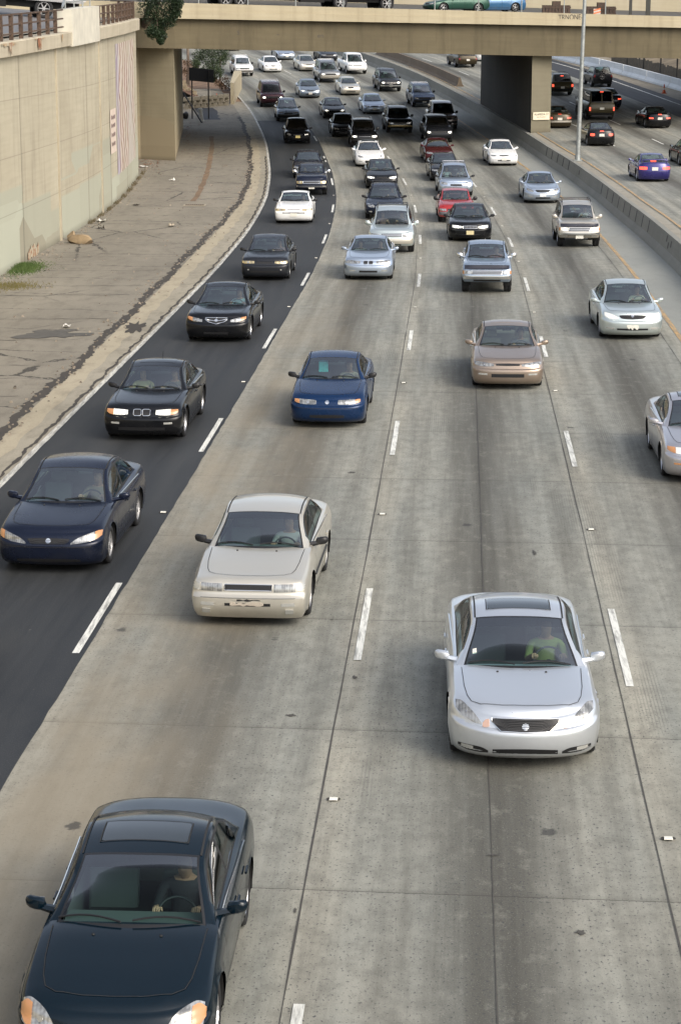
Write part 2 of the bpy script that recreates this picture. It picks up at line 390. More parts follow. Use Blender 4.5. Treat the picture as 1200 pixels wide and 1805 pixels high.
# terrain: one sheet to the horizon, following the road's rise
gx = [-2500, -1200, -500, -250, -120, -60, -30, 0, 30, 60, 120, 250, 500, 1200, 2500]
gy = [-1500, -600, -200]+frange(-60, 340, 10)+[420, 560, 800, 1200, 2500]
tv = [(x, y, prof(y)-.06-(0 if y > -60 else 0)) for y in gy for x in gx]
n_ = len(gx)
tag(mobj('ground', tv, [(r*n_+i, r*n_+i+1, (r+1)*n_+i+1, (r+1)*n_+i) for r in range(len(gy)-1) for i in range(n_-1)], M_dirt), kind='structure')
Y0, Y1 = -20, 300
strip('road', -7.6, 7.62, Y0, Y1, .0, M_road, 8)
strip('inner_shoulder', 7.62, 9.95, Y0, Y1, .0, M_inner, 2)
strip('asphalt_lane', -7.55, lambda y: -3.90, Y0, 162, .006, M_asph, 3, .5, jag=.012)
strip('gutter', -9.0, -7.5, Y0, 178, .004, M_gutter, 2)
strip('gutter_lip', lambda y: -8.62-.40*math.exp(-((y-85)/22)**2), lambda y: -8.05-.30*math.exp(-((y-85)/22)**2)+.05*math.sin(y*2.2), Y0, 160, .008, shoulder_conc('cream_concrete', (.33, .29, .205), (.40, .35, .255), .35, False), 1, .5, jag=.02)
strip('apron', -16.5, lambda y: -8.55-.35*math.exp(-((y-85)/22)**2), Y0, 190, .010, M_apron, 6)
strip('far_road', 9.6, 27.5, Y0, Y1, .85, M_roadfar, 8)
strip('far_asphalt_lane', 22.6, 29.5, Y0, Y1, .856, M_asph2, 3)
strip('median_strip', 9.62, lambda y: 10.28+.02*math.sin(y), Y0, Y1, .858, M_medstrip, 2)
strip('far_verge', 26.0, 70, Y0, Y1, .862, shoulder_conc('verge', (.20, .175, .13), (.26, .23, .18), .5, False), 4)
# raised bank between the two levels is the median wall; the far carriageway's near face
def dashes(name, off, starts, ln=3.9, wd=.105, dz=.012, mat=M_white):
    for s0 in starts:
        V = []; U = []; ys = frange(s0, s0+ln, .65)
        for y in ys: V += [rp(off-wd/2, y, dz), rp(off+wd/2, y, dz)]
        tag(mobj('lane_marking', V, [(2*i, 2*i+1, 2*i+3, 2*i+2) for i in range(len(ys)-1)], mat, smooth=False), kind='structure')
P0 = 14.64
dashes('l1', -4.02, [28.6+P0*k for k in range(-1, 17)], dz=.014)
dashes('l2', .0, [28.5+P0*k for k in range(-1, 17)])
dashes('l3', 3.74, [27.5+P0*k for k in range(-1, 17)])
for off in (13.85, 17.1, 20.2): dashes('f', off, [95.4+P0*k+(off*3.1) % 9 for k in range(0, 12)], dz=.866)
strip('edge_line', -7.59, -7.46, Y0, 200, .014, marking('worn_edge_paint', (.60, .59, .53), .36), 1, .5, jag=.008)
strip('yellow_line', 7.66, 7.80, Y0, 165, .010, M_yellow, 1, 1.)
strip('far_yellow_line', 10.38, 10.50, Y0, 200, .868, M_yellow, 1, 1.)
strip('far_edge_line', 25.0, 25.14, Y0, Y1, .868, M_white, 1, 1.)
for off, y0, y1 in ((-.15, Y0, 200), (3.59, Y0, 200), (7.25, Y0, 170), (1.8, Y0, 75)):
    w_ = .008 if off != 1.9 else .004
    strip('road_joint', off-w_, off+w_, y0, y1, .007, M_joint, 1, 1.3, jag=.006)
# tar seam between gutter and apron, and odd cracks
strip('tar_seam', lambda y: -8.78-.45*math.exp(-((y-85)/22)**2)+.06*math.sin(y*.6)+.04*math.sin(y*4.1), lambda y: -8.52-.44*math.exp(-((y-85)/22)**2)+.06*math.sin(y*.6+.4)+.04*math.sin(y*2.9+1), Y0, 165, .016, M_tar, 1, .13, jag=.05)
strip('tar_crack', lambda y: -7.74+.03*math.sin(y*3), lambda y: -7.66+.03*math.sin(y*3+.4), 40, 135, .012, M_tar, 1, .2, jag=.03)
strip('patched_trench', -11.28, -11.0, 107.5, 150, .018, simple('trench_patch', (.17, .115, .07), .9, var=.35, vs=2), 1, 1., jag=.05)
strip('dark_patch', -11.7, -10.2, 163, 173, .018, M_asph2, 2, 1., jag=.15)
r_ = random.Random(3)
for i in range(11):                                  # tar-filled cross cracks on the apron
    y = 50+i*4.6+r_.uniform(-1, 1); o = -14.8; q = []
    while o < -9.2: q.append((o, y+r_.uniform(-.10, .10)+(o+12)*.10)); o += r_.uniform(.25, .5)
    V = []
    for a, b in q: h = r_.uniform(.006, .03); V += [rp(a, b-h, .019), rp(a, b+h, .019)]
    tag(mobj('tar_crack', V, [(2*j, 2*j+2, 2*j+3, 2*j+1) for j in range(len(q)-1)], M_tar, smooth=False), kind='structure')

# ------------------------------------------------------------------ raised markers between the dashes
M_dot = simple('marker_ceramic', (.72, .70, .60), .35, coat=.4)
mk = MB(); mk.add([(-.05, -.05, 0), (.05, -.05, 0), (.05, .05, 0), (-.05, .05, 0), (-.045, -.022, .018), (.045, -.022, .018), (.045, .022, .018), (-.045, .022, .018)],
                 [(4, 5, 6, 7), (0, 1, 5, 4), (1, 2, 6, 5), (2, 3, 7, 6), (3, 0, 4, 7)])
m0 = mk.build('road_marker', M_dot, smooth=False)
pad = MB(); pad.add([(.085*math.cos(a), .06*math.sin(a), .004) for a in [math.pi*2*i/10 for i in range(10)]], [tuple(range(10))])
pd = pad.build('glue_patch', M_tar, m0, smooth=False)
first = True
for nm, off, st, nn in (('left', -4.02, 22.9, 8), ('second', .0, 23.0, 8), ('third', 3.74, 22.0, 8)):
    for k in range(nn):
        if first: o = m0; ch = pd; first = False
        else:
            o = m0.copy(); ch = pd.copy(); COL.objects.link(o); COL.objects.link(ch); ch.parent = o; ch.matrix_parent_inverse = Matrix()
        y = st+P0*k; o.location = rp(off, y, .012 if off > -4 else .016); o.rotation_euler = (0, 0, math.atan2(-ctan(y)[0], ctan(y)[1]))
        if nm == 'left': wh = 'on the seam of asphalt and concrete lanes, left line'
        elif nm == 'second': wh = 'between dashes of the middle dashed line'
        else: wh = 'between dashes of the right-hand dashed line'
        tag(o, 'small pale raised marker %s' % wh, 'road marker', 'raised road markers, '+nm+' line')

# ------------------------------------------------------------------ median wall between the carriageways
def wallrun(name, mat, ys, secs, parent=None, offs=0., uvz=True):
    # secs: list of (offset, dz) describing the cross-section, bottom to top
    V = []; U = []; n = len(secs); d = [0]
    for i in range(1, n): d.append(d[-1]+math.hypot(secs[i][0]-secs[i-1][0], secs[i][1]-secs[i-1][1]))
    for y in ys:
        for i, (o, z) in enumerate(secs): V.append(rp(o+offs, y, z)); U.append((y, d[i]))
    F = [(r*n+i, (r+1)*n+i, (r+1)*n+i+1, r*n+i+1) for r in range(len(ys)-1) for i in range(n-1)]
    F += [tuple(range(n)), tuple(range(len(ys)*n-1, len(ys)*n-n-1, -1))]
    return mobj(name, V, F, mat, parent, None, True, 25, U)
mw = empty('median_wall', rp(9.6, 60, 0)); tag(mw, 'long grey concrete wall between the two carriageways, stepping up to the higher right-hand road', 'wall')
o = wallrun('wall', M_med, frange(Y0, Y1, 2.), [(9.30, -.05), (9.36, .12), (9.50, .30), (9.60, .895), (9.82, .895), (9.83, .80)]); 
o.parent = mw; o.matrix_parent_inverse = Matrix.Translation(-mw.location)
def onwall(name, y, w_, z0, z1, mat, off):
    f = lambda z: 9.50+.10*(z-.30)/.595-off
    V = [rp(f(z0), y, z0), rp(f(z0), y+w_, z0), rp(f(z1), y+w_, z1), rp(f(z1), y, z1)]
    o = mobj(name, V, [(0, 3, 2, 1)], mat, smooth=False); o.parent = mw; o.matrix_parent_inverse = Matrix.Translation(-mw.location); return o
for i in range(5): onwall('drain_slot', 121.5+i*2.35, .26, .34, .84, M_gap, .004)
for i in range(9): onwall('drain_slot', 89.0+i*2.35, .20, .34, .84, M_gap, .004)
for a, b in ((81.0, .62), (81.8, .5), (82.5, .7), (117, .6), (70, .4), (72, .55)): onwall('scuff', a, .35, b-.12, b+.12, simple('scuff', (.09, .085, .075), .9), .006)
bw = empty('old_barrier', rp(10.9, 180, .85)); tag(bw, 'weathered brown concrete barrier ending abruptly on the far carriageway beyond the bridge', 'barrier')
o = wallrun('barrier', wallconc('brown_barrier', (.15, .115, .08), (.20, .155, .11), streaks=.5, zstain=1), frange(180, 215, 2.), [(10.6, .85), (10.75, 1.05), (10.85, 1.6), (11.0, 1.6), (11.15, 1.05), (11.3, .85)])
o.parent = bw; o.matrix_parent_inverse = Matrix.Translation(-bw.location)
# pale barriers on the far side of the opposite carriageway
jl = ['nearest, cut off by the right edge', 'second from the right edge, behind the orange cone', 'third from the right edge', 'fourth from the right edge, left of the steel pole', 'fifth from the right edge', 'farthest, next to the bridge pier']
for i in range(8):
    ya = 171+i*5.9; yb = ya+5.75
    f = lambda y: 28.6-(y-171)*.055
    V = []; U = []
    sec = [(-.30, .862), (-.28, 1.0), (-.10, 1.25), (-.07, 1.75), (.07, 1.75), (.10, 1.25), (.28, 1.0), (.30, .862)]
    ys = frange(ya, yb, 3)
    for y in ys:
        for j, (a, z) in enumerate(sec): V.append(rp(f(y)+a, y, z)); U.append((y, z))
    F = [(r*8+j, (r+1)*8+j, (r+1)*8+j+1, r*8+j+1) for r in range(len(ys)-1) for j in range(7)]+[tuple(range(8)), tuple(range(len(V)-1, len(V)-9, -1))]
    o = mobj('concrete_barrier', V, F, M_whitebar, None, None, True, 25, U)
    tag(o, 'pale barrier segment on the far right shoulder, '+(['nearest, cut by the right edge', 'second, behind the orange cone', 'third of the row', 'fourth of the row', 'fifth of the row', 'sixth of the row', 'seventh of the row', 'last of the row, under the bridge'][i]), 'barrier', 'row of pale concrete barriers')

# ------------------------------------------------------------------ left retaining wall
def wo(y): return -15.0
def wzc(y): return 7.59+(y-76)*.0205 if y > 76 else 7.59+(y-76)*.012
wall_pts = []                                   # plan polyline with running length
for y in frange(-20, 121, 2.): wall_pts.append(rp(-15.0, y))
e = rp(-15.0, 121)
for i in range(1, 9):                            # the end rounds away to the left
    a = math.pi/2*i/8; wall_pts.append(Vector((e.x-3.2*(1-math.cos(a))+.05*i, e.y+5.5*math.sin(a), 0)))
wall_pts.append(wall_pts[-1]+Vector((-14, 1.0, 0)))
run = [0]
for a, b in zip(wall_pts[:-1], wall_pts[1:]): run.append(run[-1]+math.hypot(b.x-a.x, b.y-a.y))
def sweep(name, pts, secfn, mat, parent):        # secfn(i, p) -> [(outward, z)]
    V = []; U = []; F = []; n = None
    for i, p in enumerate(pts):
        a = pts[max(0, i-1)]; b = pts[min(len(pts)-1, i+1)]; t = Vector((b.x-a.x, b.y-a.y, 0)).normalized(); nr = Vector((t.y, -t.x, 0))
        sec = secfn(i, p); n = len(sec); d = 0
        for j, (o, z) in enumerate(sec):
            if j: d += math.hypot(o-sec[j-1][0], z-sec[j-1][1])
            V.append((p.x+nr.x*o, p.y+nr.y*o, z)); U.append((run[i] if pts is wall_pts else i*2., d))
    F = [(r*n+j, (r+1)*n+j, (r+1)*n+j+1, r*n+j+1) for r in range(len(pts)-1) for j in range(n-1)]
    F += [tuple(range(n)), tuple(range(len(V)-1, len(V)-n-1, -1))]
    return mobj(name, V, F, mat, parent, None, True, 25, U)
lw = empty('retaining_wall', (0, 0, 0)); tag(lw, 'tall tan concrete retaining wall with overpainted patches along the left side of the freeway', 'wall')
sweep('wall_face', wall_pts, lambda i, p: [(0, prof(p.y)-.05), (0, wzc(p.y)+.05), (-.6, wzc(p.y)+.05), (-.6, prof(p.y)-.05)], M_wall, lw)
cz = lambda y: wzc(y)+.58+max(0, y-76)*.002
sweep('coping', wall_pts, lambda i, p: [(-.002, wzc(p.y)), (.22, wzc(p.y)+.05), (.24, cz(p.y)-.04), (.20, cz(p.y)), (-.70, cz(p.y)), (-.70, wzc(p.y))], M_cope, lw)
# pilasters (vertical joints) on the face
for yb in (88.5, 101.8):
    p = rp(-15.0, yb); MB().box((p.x-.05, yb-.16, prof(yb)), (p.x+.05, yb+.16, wzc(yb)-.01)).build('pilaster', M_cope, lw, smooth=False)
# concrete block with small rail over the coping
pb = [rp(-15.0, y) for y in (91.5, 100.2)]
MB().prism([(pb[0].x-.45, 91.5), (pb[0].x+.27, 91.5), (pb[1].x+.27, 100.2), (pb[1].x-.45, 100.2)], [wzc(91.5)+.0]*2+[wzc(100.2)+.0]*2, [cz(91.5)+.92]*2+[cz(100.2)+.95]*2).build('pedestal', simple('pale_concrete', (.56, .53, .44), .85, var=.12, vs=1.5), lw, smooth=False)
# street up on the wall
def stz(x, y): return 8.12+.0215*(y-76)+.085*max(0, -12.6-x) if y > 60 else 7.78+.012*(y-60)+.085*max(0, -12.6-x)
ys = frange(40, 210, 3); xs = [-.45, -1.5, -3, -6, -12, -40]
V = []; U = []
for y in ys:
    if y <= 121: b = rp(-15, y)
    else: b = rp(-15, 121)+Vector((-min(60, (y-121)*.9), y-121, 0))
    for dx in xs: X = b.x+dx; V.append((X, b.y, stz(X, b.y))); U.append((X, y))
n_ = len(xs)
tag(mobj('street', V, [(r*n_+i+1, r*n_+i, (r+1)*n_+i, (r+1)*n_+i+1) for r in range(len(ys)-1) for i in range(n_-1)], asphalt('street_asphalt', (.13, .13, .135), (.18, .18, .18)), None, None, True, None, U), kind='structure')
V = [];
for y in frange(70, 121, 3):
    b = rp(-15, y); V += [(b.x-1.9, y, stz(b.x-1.9, y)+.006), (b.x-.72, y, stz(b.x-.72, y)+.12)]
tag(mobj('pavement', V, [(2*i, 2*i+1, 2*i+3, 2*i+2) for i in range(len(V)//2-1)], M_medstrip), kind='structure')
# rusty railings: two runs
def railing(label, pts, hgt=.92):
    r = empty('railing', pts[0]); tag(r, label, 'railing')
    def ch(mb, nm, m=M_rust):
        o = mb.build(nm, m, r, smooth=False); o.matrix_parent_inverse = Matrix.Translation(-r.location); return o
    for z in (.22, .56, hgt):
        m = MB()
        for a, b in zip(pts[:-1], pts[1:]):
            t = (b-a).normalized(); nr = Vector((t.y, -t.x, 0))*.035
            m.add([a+nr+Vector((0, 0, z-.03)), b+nr+Vector((0, 0, z-.03)), b-nr+Vector((0, 0, z-.03)), a-nr+Vector((0, 0, z-.03)),
                   a+nr+Vector((0, 0, z+.03)), b+nr+Vector((0, 0, z+.03)), b-nr+Vector((0, 0, z+.03)), a-nr+Vector((0, 0, z+.03))],
                  [(0, 3, 2, 1), (4, 5, 6, 7), (0, 1, 5, 4), (1, 2, 6, 5), (2, 3, 7, 6), (3, 0, 4, 7)])
        ch(m, 'rail')
    tot = 0
    for a, b in zip(pts[:-1], pts[1:]):
        L_ = (b-a).length; n = max(1, round(L_/1.9))
        for i in range(n):
            p = a+(b-a)*(i/n); ch(MB().box((p.x-.075, p.y-.07, p.z-.03), (p.x+.075, p.y+.07, p.z+hgt+.02)), 'post')
    return r
def cp(y, dx=-.1): b = rp(-15, y); return Vector((b.x+dx, y, cz(y)-.01))
railing('rusty three-bar railing on the coping, left of the pale concrete block', [cp(y) for y in frange(60, 91.2, 3.9)])
wp2 = [Vector((p.x, p.y, cz(p.y)-.01))+Vector((-.12, 0, 0)) for p in wall_pts if p.y > 121][:6]
railing('rusty railing curving round the coping between the pale block and the tree', [cp(y) for y in frange(100.8, 120.8, 4)]+wp2)
gp_ = empty('guard_rail', (pb[0].x-.1, 92, cz(92)+.92)); tag(gp_, 'grey tubular rail on top of the pale concrete block', 'rail')
m = MB()
for dz in (.28, .5): m.tube([(pb[0].x-.1, 91.0, cz(91)+.92+dz*.2), (pb[0].x-.1, 92, cz(92)+.93+dz), (pb[1].x-.1, 100, cz(100)+.96+dz)], .035)
for y in (92, 94.6, 97.3, 99.8): b = rp(-15, y); m.tube([(b.x-.1, y, cz(y)+.9), (b.x-.1, y, cz(y)+1.46)], .03)
o = m.build('tube_rail', M_galv, gp_); o.matrix_parent_inverse = Matrix.Translation(-gp_.location)
# rust runs on the coping, rust bloom at the wall foot
def on_cope(y0, y1, z0f, z1f, mat, nm='rust_stain'):
    rr = random.Random(y0); V = []; n = 12
    for i in range(n):
        y = y0+(y1-y0)*i/(n-1); b = rp(-15, y); k = rr.uniform(.0, .30)*(1-z0f)
        V += [(b.x+.246, y, wzc(y)+.05+(cz(y)-wzc(y))*z0f+k), (b.x+.246, y, cz(y)-.035)]
    mobj(nm, V, [(2*i, 2*i+2, 2*i+3, 2*i+1) for i in range(n-1)], mat, lw, smooth=False)
def rustmat(name, c, a, b):
    k = N(name); f = k.noise(k.obj(), 3.2, 5, .65); k.base(k.mix(k.ramp(f, a, b), (.40, .355, .26), c)); k.rough(.9); return k.mt
M_rs = rustmat('rust_stain', (.24, .085, .03), .40, .55); M_rs2 = rustmat('pale_rust_stain', (.36, .20, .085), .42, .62); M_rs3 = rustmat('rust_bloom', (.24, .09, .03), .46, .62)
on_cope(77.3, 77.9, .05, 1, M_rs); on_cope(83.0, 83.8, .05, 1, M_rs); on_cope(82.5, 84.6, .7, 1, M_rs2); on_cope(76, 78.6, .6, 1, M_rs2); on_cope(88.6, 89, .3, 1, M_rs2)
def wallpatch(nm, y0, y1, z0, z1, mat, off=.006, uvs=True, parent=lw, n=10, rag=0.):
    V = []; U = []; rr = random.Random(y0)
    for i in range(n+1):
        y = y0+(y1-y0)*i/n; b = rp(-15, y)
        V += [(b.x+off, y, prof(y)+z0+rr.uniform(-rag, rag)), (b.x+off, y, prof(y)+z1+rr.uniform(-rag, rag))]; U += [(i/n, 0), (i/n, 1)]
    return mobj(nm, V, [(2*i, 2*i+2, 2*i+3, 2*i+1) for i in range(n)], mat, parent, None, False, None, U)
wallpatch('rust_stain', 80.8, 83.2, .02, .42, M_rs3, rag=.12, n=16)
def muralmat():
    k = N('mural'); uv = k.uv(); u, v, _ = k.sep(uv)
    d = k.math('ADD', u, k.math('MULTIPLY', k.math('SUBTRACT', k.noise(k.scale(uv, 1.2, 2.2), 1., 3, .5), .5), .55))
    s_ = k.math('SINE', k.math('MULTIPLY', d, 58.)); r_ = k.n('ValToRGB'); k.set(r_.inputs[0], k.ramp(s_, -1, 1))
    e = r_.color_ramp.elements; e[0].color = (.09, .055, .06, 1); e[1].color = (.60, .55, .50, 1)
    for p, c in ((.3, (.40, .16, .11)), (.55, (.55, .40, .34)), (.8, (.52, .50, .50))): q = e.new(p); q.color = (*c, 1)
    blue = k.ramp(u, .16, .10, 0, .45); c = k.mix(blue, r_.outputs[0], (.19, .20, .48))
    c = k.mix(k.ramp(k.math('ADD', k.math('ABSOLUTE', k.math('SUBTRACT', u, .72)), k.math('MULTIPLY', v, .16)), .2, .14, 0, .65), c, (.47, .47, .47))
    arc = k.math('ABSOLUTE', k.math('SUBTRACT', k.math('ADD', k.math('MULTIPLY', k.math('ABSOLUTE', k.math('SUBTRACT', u, .66)), 1.8), v), .70))
    c = k.mix(k.ramp(arc, .012, .03, .8, 0.), c, (.05, .05, .06))
    c = k.mix(k.ramp(k.noise(k.scale(uv, 14, 6), 1., 4, .7), .5, .7, 0, .6), c, (.42, .38, .32))
    c = k.mix(k.ramp(k.noise(k.scale(uv, 5, 5), 1., 4, .7), .35, .65, .15, .7), c, (.40, .36, .27)); k.base(c); k.rough(.8); return k.mt
mu = wallpatch('mural', 108.5, 119.6, 1.25, 7.75, muralmat(), .012, n=16); 
nb = empty('wall_notice', rp(-15, 106.3, 3.0)); tag(nb, 'faded cream notice with four lines of writing on the wall left of the mural', 'sign')
o = wallpatch('board', 105.4, 107.9, 2.5, 4.65, simple('faded_board', (.60, .50, .42), .7, var=.1), .03, parent=nb, n=4); o.matrix_parent_inverse = Matrix.Translation(-nb.location)
for z in (4.25, 3.85, 3.4, 2.95):
    o = wallpatch('writing', 105.8, 107.5, z-.09, z+.09, simple('faded_ink', (.22, .16, .14), .8, var=.5, vs=12), .036, parent=nb, n=14, rag=.04); o.matrix_parent_inverse = Matrix.Translation(-nb.location)

# ------------------------------------------------------------------ bridge
def bY(x): return 131.3+.43*(x+10.2)
def zs_(x): return 7.20-.0245*x
def zg_(x): return 9.05-.0165*x
def zp_(x): return 9.93-.0224*x
dpt = 24.0
def bface(nm, x0, x1, za, zb, dy, thick, mat, parent, n=24, ztopfn=None):
    V = []; U = []
    xs = [x0+(x1-x0)*i/n for i in range(n+1)]
    for x in xs:
        y = bY(x)+dy; a, b = za(x), zb(x)
        V += [(x, y, a), (x, y, b), (x-.05, y+thick, b), (x-.05, y+thick, a)]; U += [(x, 0), (x, b-a), (x, b-a+thick), (x, -thick)]
    F = [(4*i+j, 4*i+4+j, 4*i+4+(j+1) % 4, 4*i+(j+1) % 4) for i in range(n) for j in range(4)]+[(0, 1, 2, 3), (4*n+3, 4*n+2, 4*n+1, 4*n)]
    return mobj(nm, V, F, mat, parent, None, False, None, U)
br = empty('bridge', (0, bY(0), 0)); tag(br, 'tan concrete road bridge crossing the freeway with stained girder and parapet', 'bridge')
def bch(o): o.matrix_parent_inverse = Matrix.Translation(-br.location); return o
XL, XR = -34, 60
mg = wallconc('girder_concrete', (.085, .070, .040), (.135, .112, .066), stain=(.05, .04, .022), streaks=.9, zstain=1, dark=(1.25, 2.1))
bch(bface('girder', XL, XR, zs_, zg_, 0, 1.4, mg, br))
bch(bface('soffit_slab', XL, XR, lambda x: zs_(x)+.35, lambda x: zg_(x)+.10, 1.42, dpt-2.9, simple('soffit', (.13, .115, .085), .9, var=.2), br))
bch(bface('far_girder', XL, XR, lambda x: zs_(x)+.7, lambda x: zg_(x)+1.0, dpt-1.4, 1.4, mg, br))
bch(bface('parapet_ledge', XL, XR, lambda x: zg_(x)+.003, lambda x: zg_(x)+.42, -.45, 1.0, M_parap, br))
bch(bface('parapet', XL, XR, lambda x: zg_(x)+.423, zp_, -.36, .42, M_parap, br))
bch(bface('far_parapet', XL, XR, lambda x: zg_(x)+1.1, lambda x: zg_(x)+5.4, dpt-.6, .4, wallconc('far_wall_concrete', (.33, .29, .20), (.38, .34, .25), stain=(.2, .16, .1), streaks=.3, zstain=1), br))
# deck surface
V = []
for x in (XL, -15, 0, 20, XR): V += [(x, bY(x)+.2, zp_(x)-.50), (x, bY(x)+dpt-.8, zp_(x)+.55)]
bch(mobj('deck', V, [(2*i, 2*i+2, 2*i+3, 2*i+1) for i in range(4)], asphalt('deck_asphalt', (.06, .06, .06), (.09, .09, .085)), br, None, False, None, [(v[0], v[1]) for v in V]))
def dk(x, d): return zp_(x)-.50+1.05*(d/(dpt-1))
# abutment: front block seen left, wing going back
A = at(248, 280); B = at(309, 283); C = at(323, 226)
ab = empty('bridge_abutment', A); tag(ab, 'tan concrete abutment block carrying the left end of the bridge', 'abutment')
pl = [(A.x-6, A.y-.2), (A.x, A.y), (B.x, B.y), (C.x, C.y), (C.x-8, C.y)]
pl[0] = (A.x-6, A.y+.3)
V = []; U = []; zt_ = [zs_(p[0])-.01 for p in pl]; zb_ = [prof(p[1])-.05 for p in pl]; n = len(pl); F = []; L_ = 0
for i in range(n):
    a = pl[i]; b = pl[(i+1) % n]; k = len(V); d = math.hypot(b[0]-a[0], b[1]-a[1])
    V += [(a[0], a[1], zb_[i]), (b[0], b[1], zb_[(i+1) % n]), (b[0], b[1], zt_[(i+1) % n]), (a[0], a[1], zt_[i])]
    U += [(L_, 0), (L_+d, 0), (L_+d, zt_[0]-zb_[0]), (L_, zt_[0]-zb_[0])]; F.append((k, k+1, k+2, k+3)); L_ += d
k = len(V); V += [(p[0], p[1], zt_[i]) for i, p in enumerate(pl)]; U += [(0, 5)]*n; F.append(tuple(range(k, k+n)))
o = mobj('block', V, F, M_abut, ab, None, False, None, U); o.matrix_parent_inverse = Matrix.Translation(-ab.location)
# pier: long wall under the bridge standing in the median
p1 = at(942, 237, .85); p2 = at(976, 232, .85)
pa = rp(9.95, 141.3, .8); pbb = rp(11.35, 142.0, .8); pcc = rp(11.35, 165, .8); pdd = rp(9.95, 165, .8)
pr = empty('bridge_pier', pa); tag(pr, 'long concrete wall pier in the median under the bridge', 'pier')
pl = [pa, pbb]+[rp(11.35, y, .8) for y in (148, 154, 160)]+[pcc, pdd]+[rp(9.95, y, .8) for y in (160, 154, 148)]
V = []; U = []; F = []; n = len(pl); L_ = 0
for i in range(n):
    a = pl[i]; b = pl[(i+1) % n]; k = len(V); d = (b-a).length
    V += [a, b, (b.x, b.y, zs_(b.x)-.01), (a.x, a.y, zs_(a.x)-.01)]; U += [(L_, 0), (L_+d, 0), (L_+d, 4.6), (L_, 4.6)]; F.append((k, k+1, k+2, k+3)); L_ += d
o = mobj('pier_wall', V, F, [M_pier, M_piershade], pr, [0 if i == 0 else 1 for i in range(n)], False, None, U); o.matrix_parent_inverse = Matrix.Translation(-pr.location)
def text(name, body, size, loc, rot, mat, parent=None, ext=.004, align='CENTER'):
    cu = bpy.data.curves.new(name, 'FONT'); cu.body = body; cu.size = size; cu.extrude = ext; cu.align_x = align; cu.align_y = 'CENTER'
    t = bpy.data.objects.new('tmp', cu); COL.objects.link(t); bpy.context.view_layer.update()
    me = bpy.data.meshes.new_from_object(t.evaluated_get(bpy.context.evaluated_depsgraph_get())); bpy.data.objects.remove(t)
    me.materials.clear(); me.materials.append(mat); me.name = name
    o = bpy.data.objects.new(name, me); COL.objects.link(o); o.location = loc; o.rotation_euler = rot
    if parent: o.parent = parent; o.matrix_parent_inverse = Matrix.Translation(-parent.location)
    return o
M_ink = simple('black_lettering', (.05, .045, .04), .7)
d_ = (pbb-pa); ang = math.atan2(d_.y, d_.x); mid = (pa+pbb)/2
sg = empty('street_name_sign', (mid.x, mid.y-.06, mid.z+1.15)); sg.rotation_euler = (0, 0, ang)
tag(sg, 'cream sign reading ALAMEDA ST on the front of the bridge pier', 'sign')
mobj('sign_plate', [(-.66, -.04, -.25), (.66, -.04, -.25), (.66, -.04, .25), (-.66, -.04, .25), (-.66, 0, -.25), (.66, 0, -.25), (.66, 0, .25), (-.66, 0, .25)],
     [(0, 1, 2, 3), (5, 4, 7, 6), (4, 0, 3, 7), (1, 5, 6, 2), (3, 2, 6, 7), (4, 5, 1, 0)], simple('cream_sign', (.66, .60, .45), .6, var=.06), sg, smooth=False)
t = text('lettering', 'ALAMEDA ST', .20, (0, -.046, .10), (R(90), 0, 0), M_ink); t.parent = sg
m = MB(); rr = random.Random(4); x = -.38
while x < .36:
    w_ = rr.uniform(.02, .05); m.box((x, -.048, -.10+rr.uniform(-.01, .01)), (x+w_, -.044, -.04+rr.uniform(-.01, .01))); x += w_+rr.uniform(.012, .05)
m.build('faded_lettering_row', simple('faded_letters', (.28, .25, .19), .8), sg, smooth=False)
t = text('graffiti', 'TRNONE-', .55, (0, 0, 0), (0, 0, 0), M_ink)
gx_ = atY(1005, 37, bY(15.5)-.5); t.location = (gx_.x, bY(gx_.x)-.372, zp_(gx_.x)-.26); t.rotation_euler = (R(90), -R(1), math.atan(.43)); t.scale = (.75, .9, 1)
t.parent = br; t.matrix_parent_inverse = Matrix.Translation(-br.location)
for px, row, s_ in ((420, 57, 'S'), (490, 60, '~'), (565, 62, 'ers'), (1075, 72, 'a')):
    q = atY(px, row, bY(0)-.01)
    for _ in range(4): q = atY(px, row, bY(q.x)-.006)
    t = text('graffiti', s_, .35, q, (R(90), 0, math.atan(.43)), M_ink, br)
# fence on the parapet
fn = empty('parapet_fence', (0, bY(0), zp_(0))); tag(fn, 'thin steel post fence standing along the near parapet of the bridge', 'fence')
for px in (350, 437, 521, 605, 686, 766, 843, 919, 994, 1067):
    q = atY(px, 15, 137)
    for _ in range(4): q = atY(px, 15, bY(q.x)-.15)
    o = MB().tube([(q.x, q.y, zp_(q.x)-.02), (q.x, q.y, zp_(q.x)+2.3)], .035, n=8).build('post', M_galv, fn); o.matrix_parent_inverse = Matrix.Translation(-fn.location)
m = MB()
for z in (1.15, 2.25): m.tube([(x, bY(x)-.15, zp_(x)+z) for x in (-11, 0, 12, 24)], .02, n=6)
o = m.build('rail', M_galv, fn); o.matrix_parent_inverse = Matrix.Translation(-fn.location)
for px, w_, lb in ((1111, .19, 'left'), (1142, .30, 'right')):
    q = atY(px, 15, 150)
    for _ in range(4): q = atY(px, 15, bY(q.x)+4)
    o = MB().box((q.x-w_/2, q.y-.1, dk(q.x, 4)), (q.x+w_/2, q.y+.1, dk(q.x, 4)+5)).box((q.x-w_/2-.08, q.y-.18, dk(q.x, 4)), (q.x+w_/2+.08, q.y+.18, dk(q.x, 4)+.15)).build('bridge_post', simple('dark_post', (.05, .05, .042), .7), smooth=False)
    tag(o, ('thinner' if lb == 'left' else 'thicker')+' dark post on the bridge deck near the right end', 'post', None)
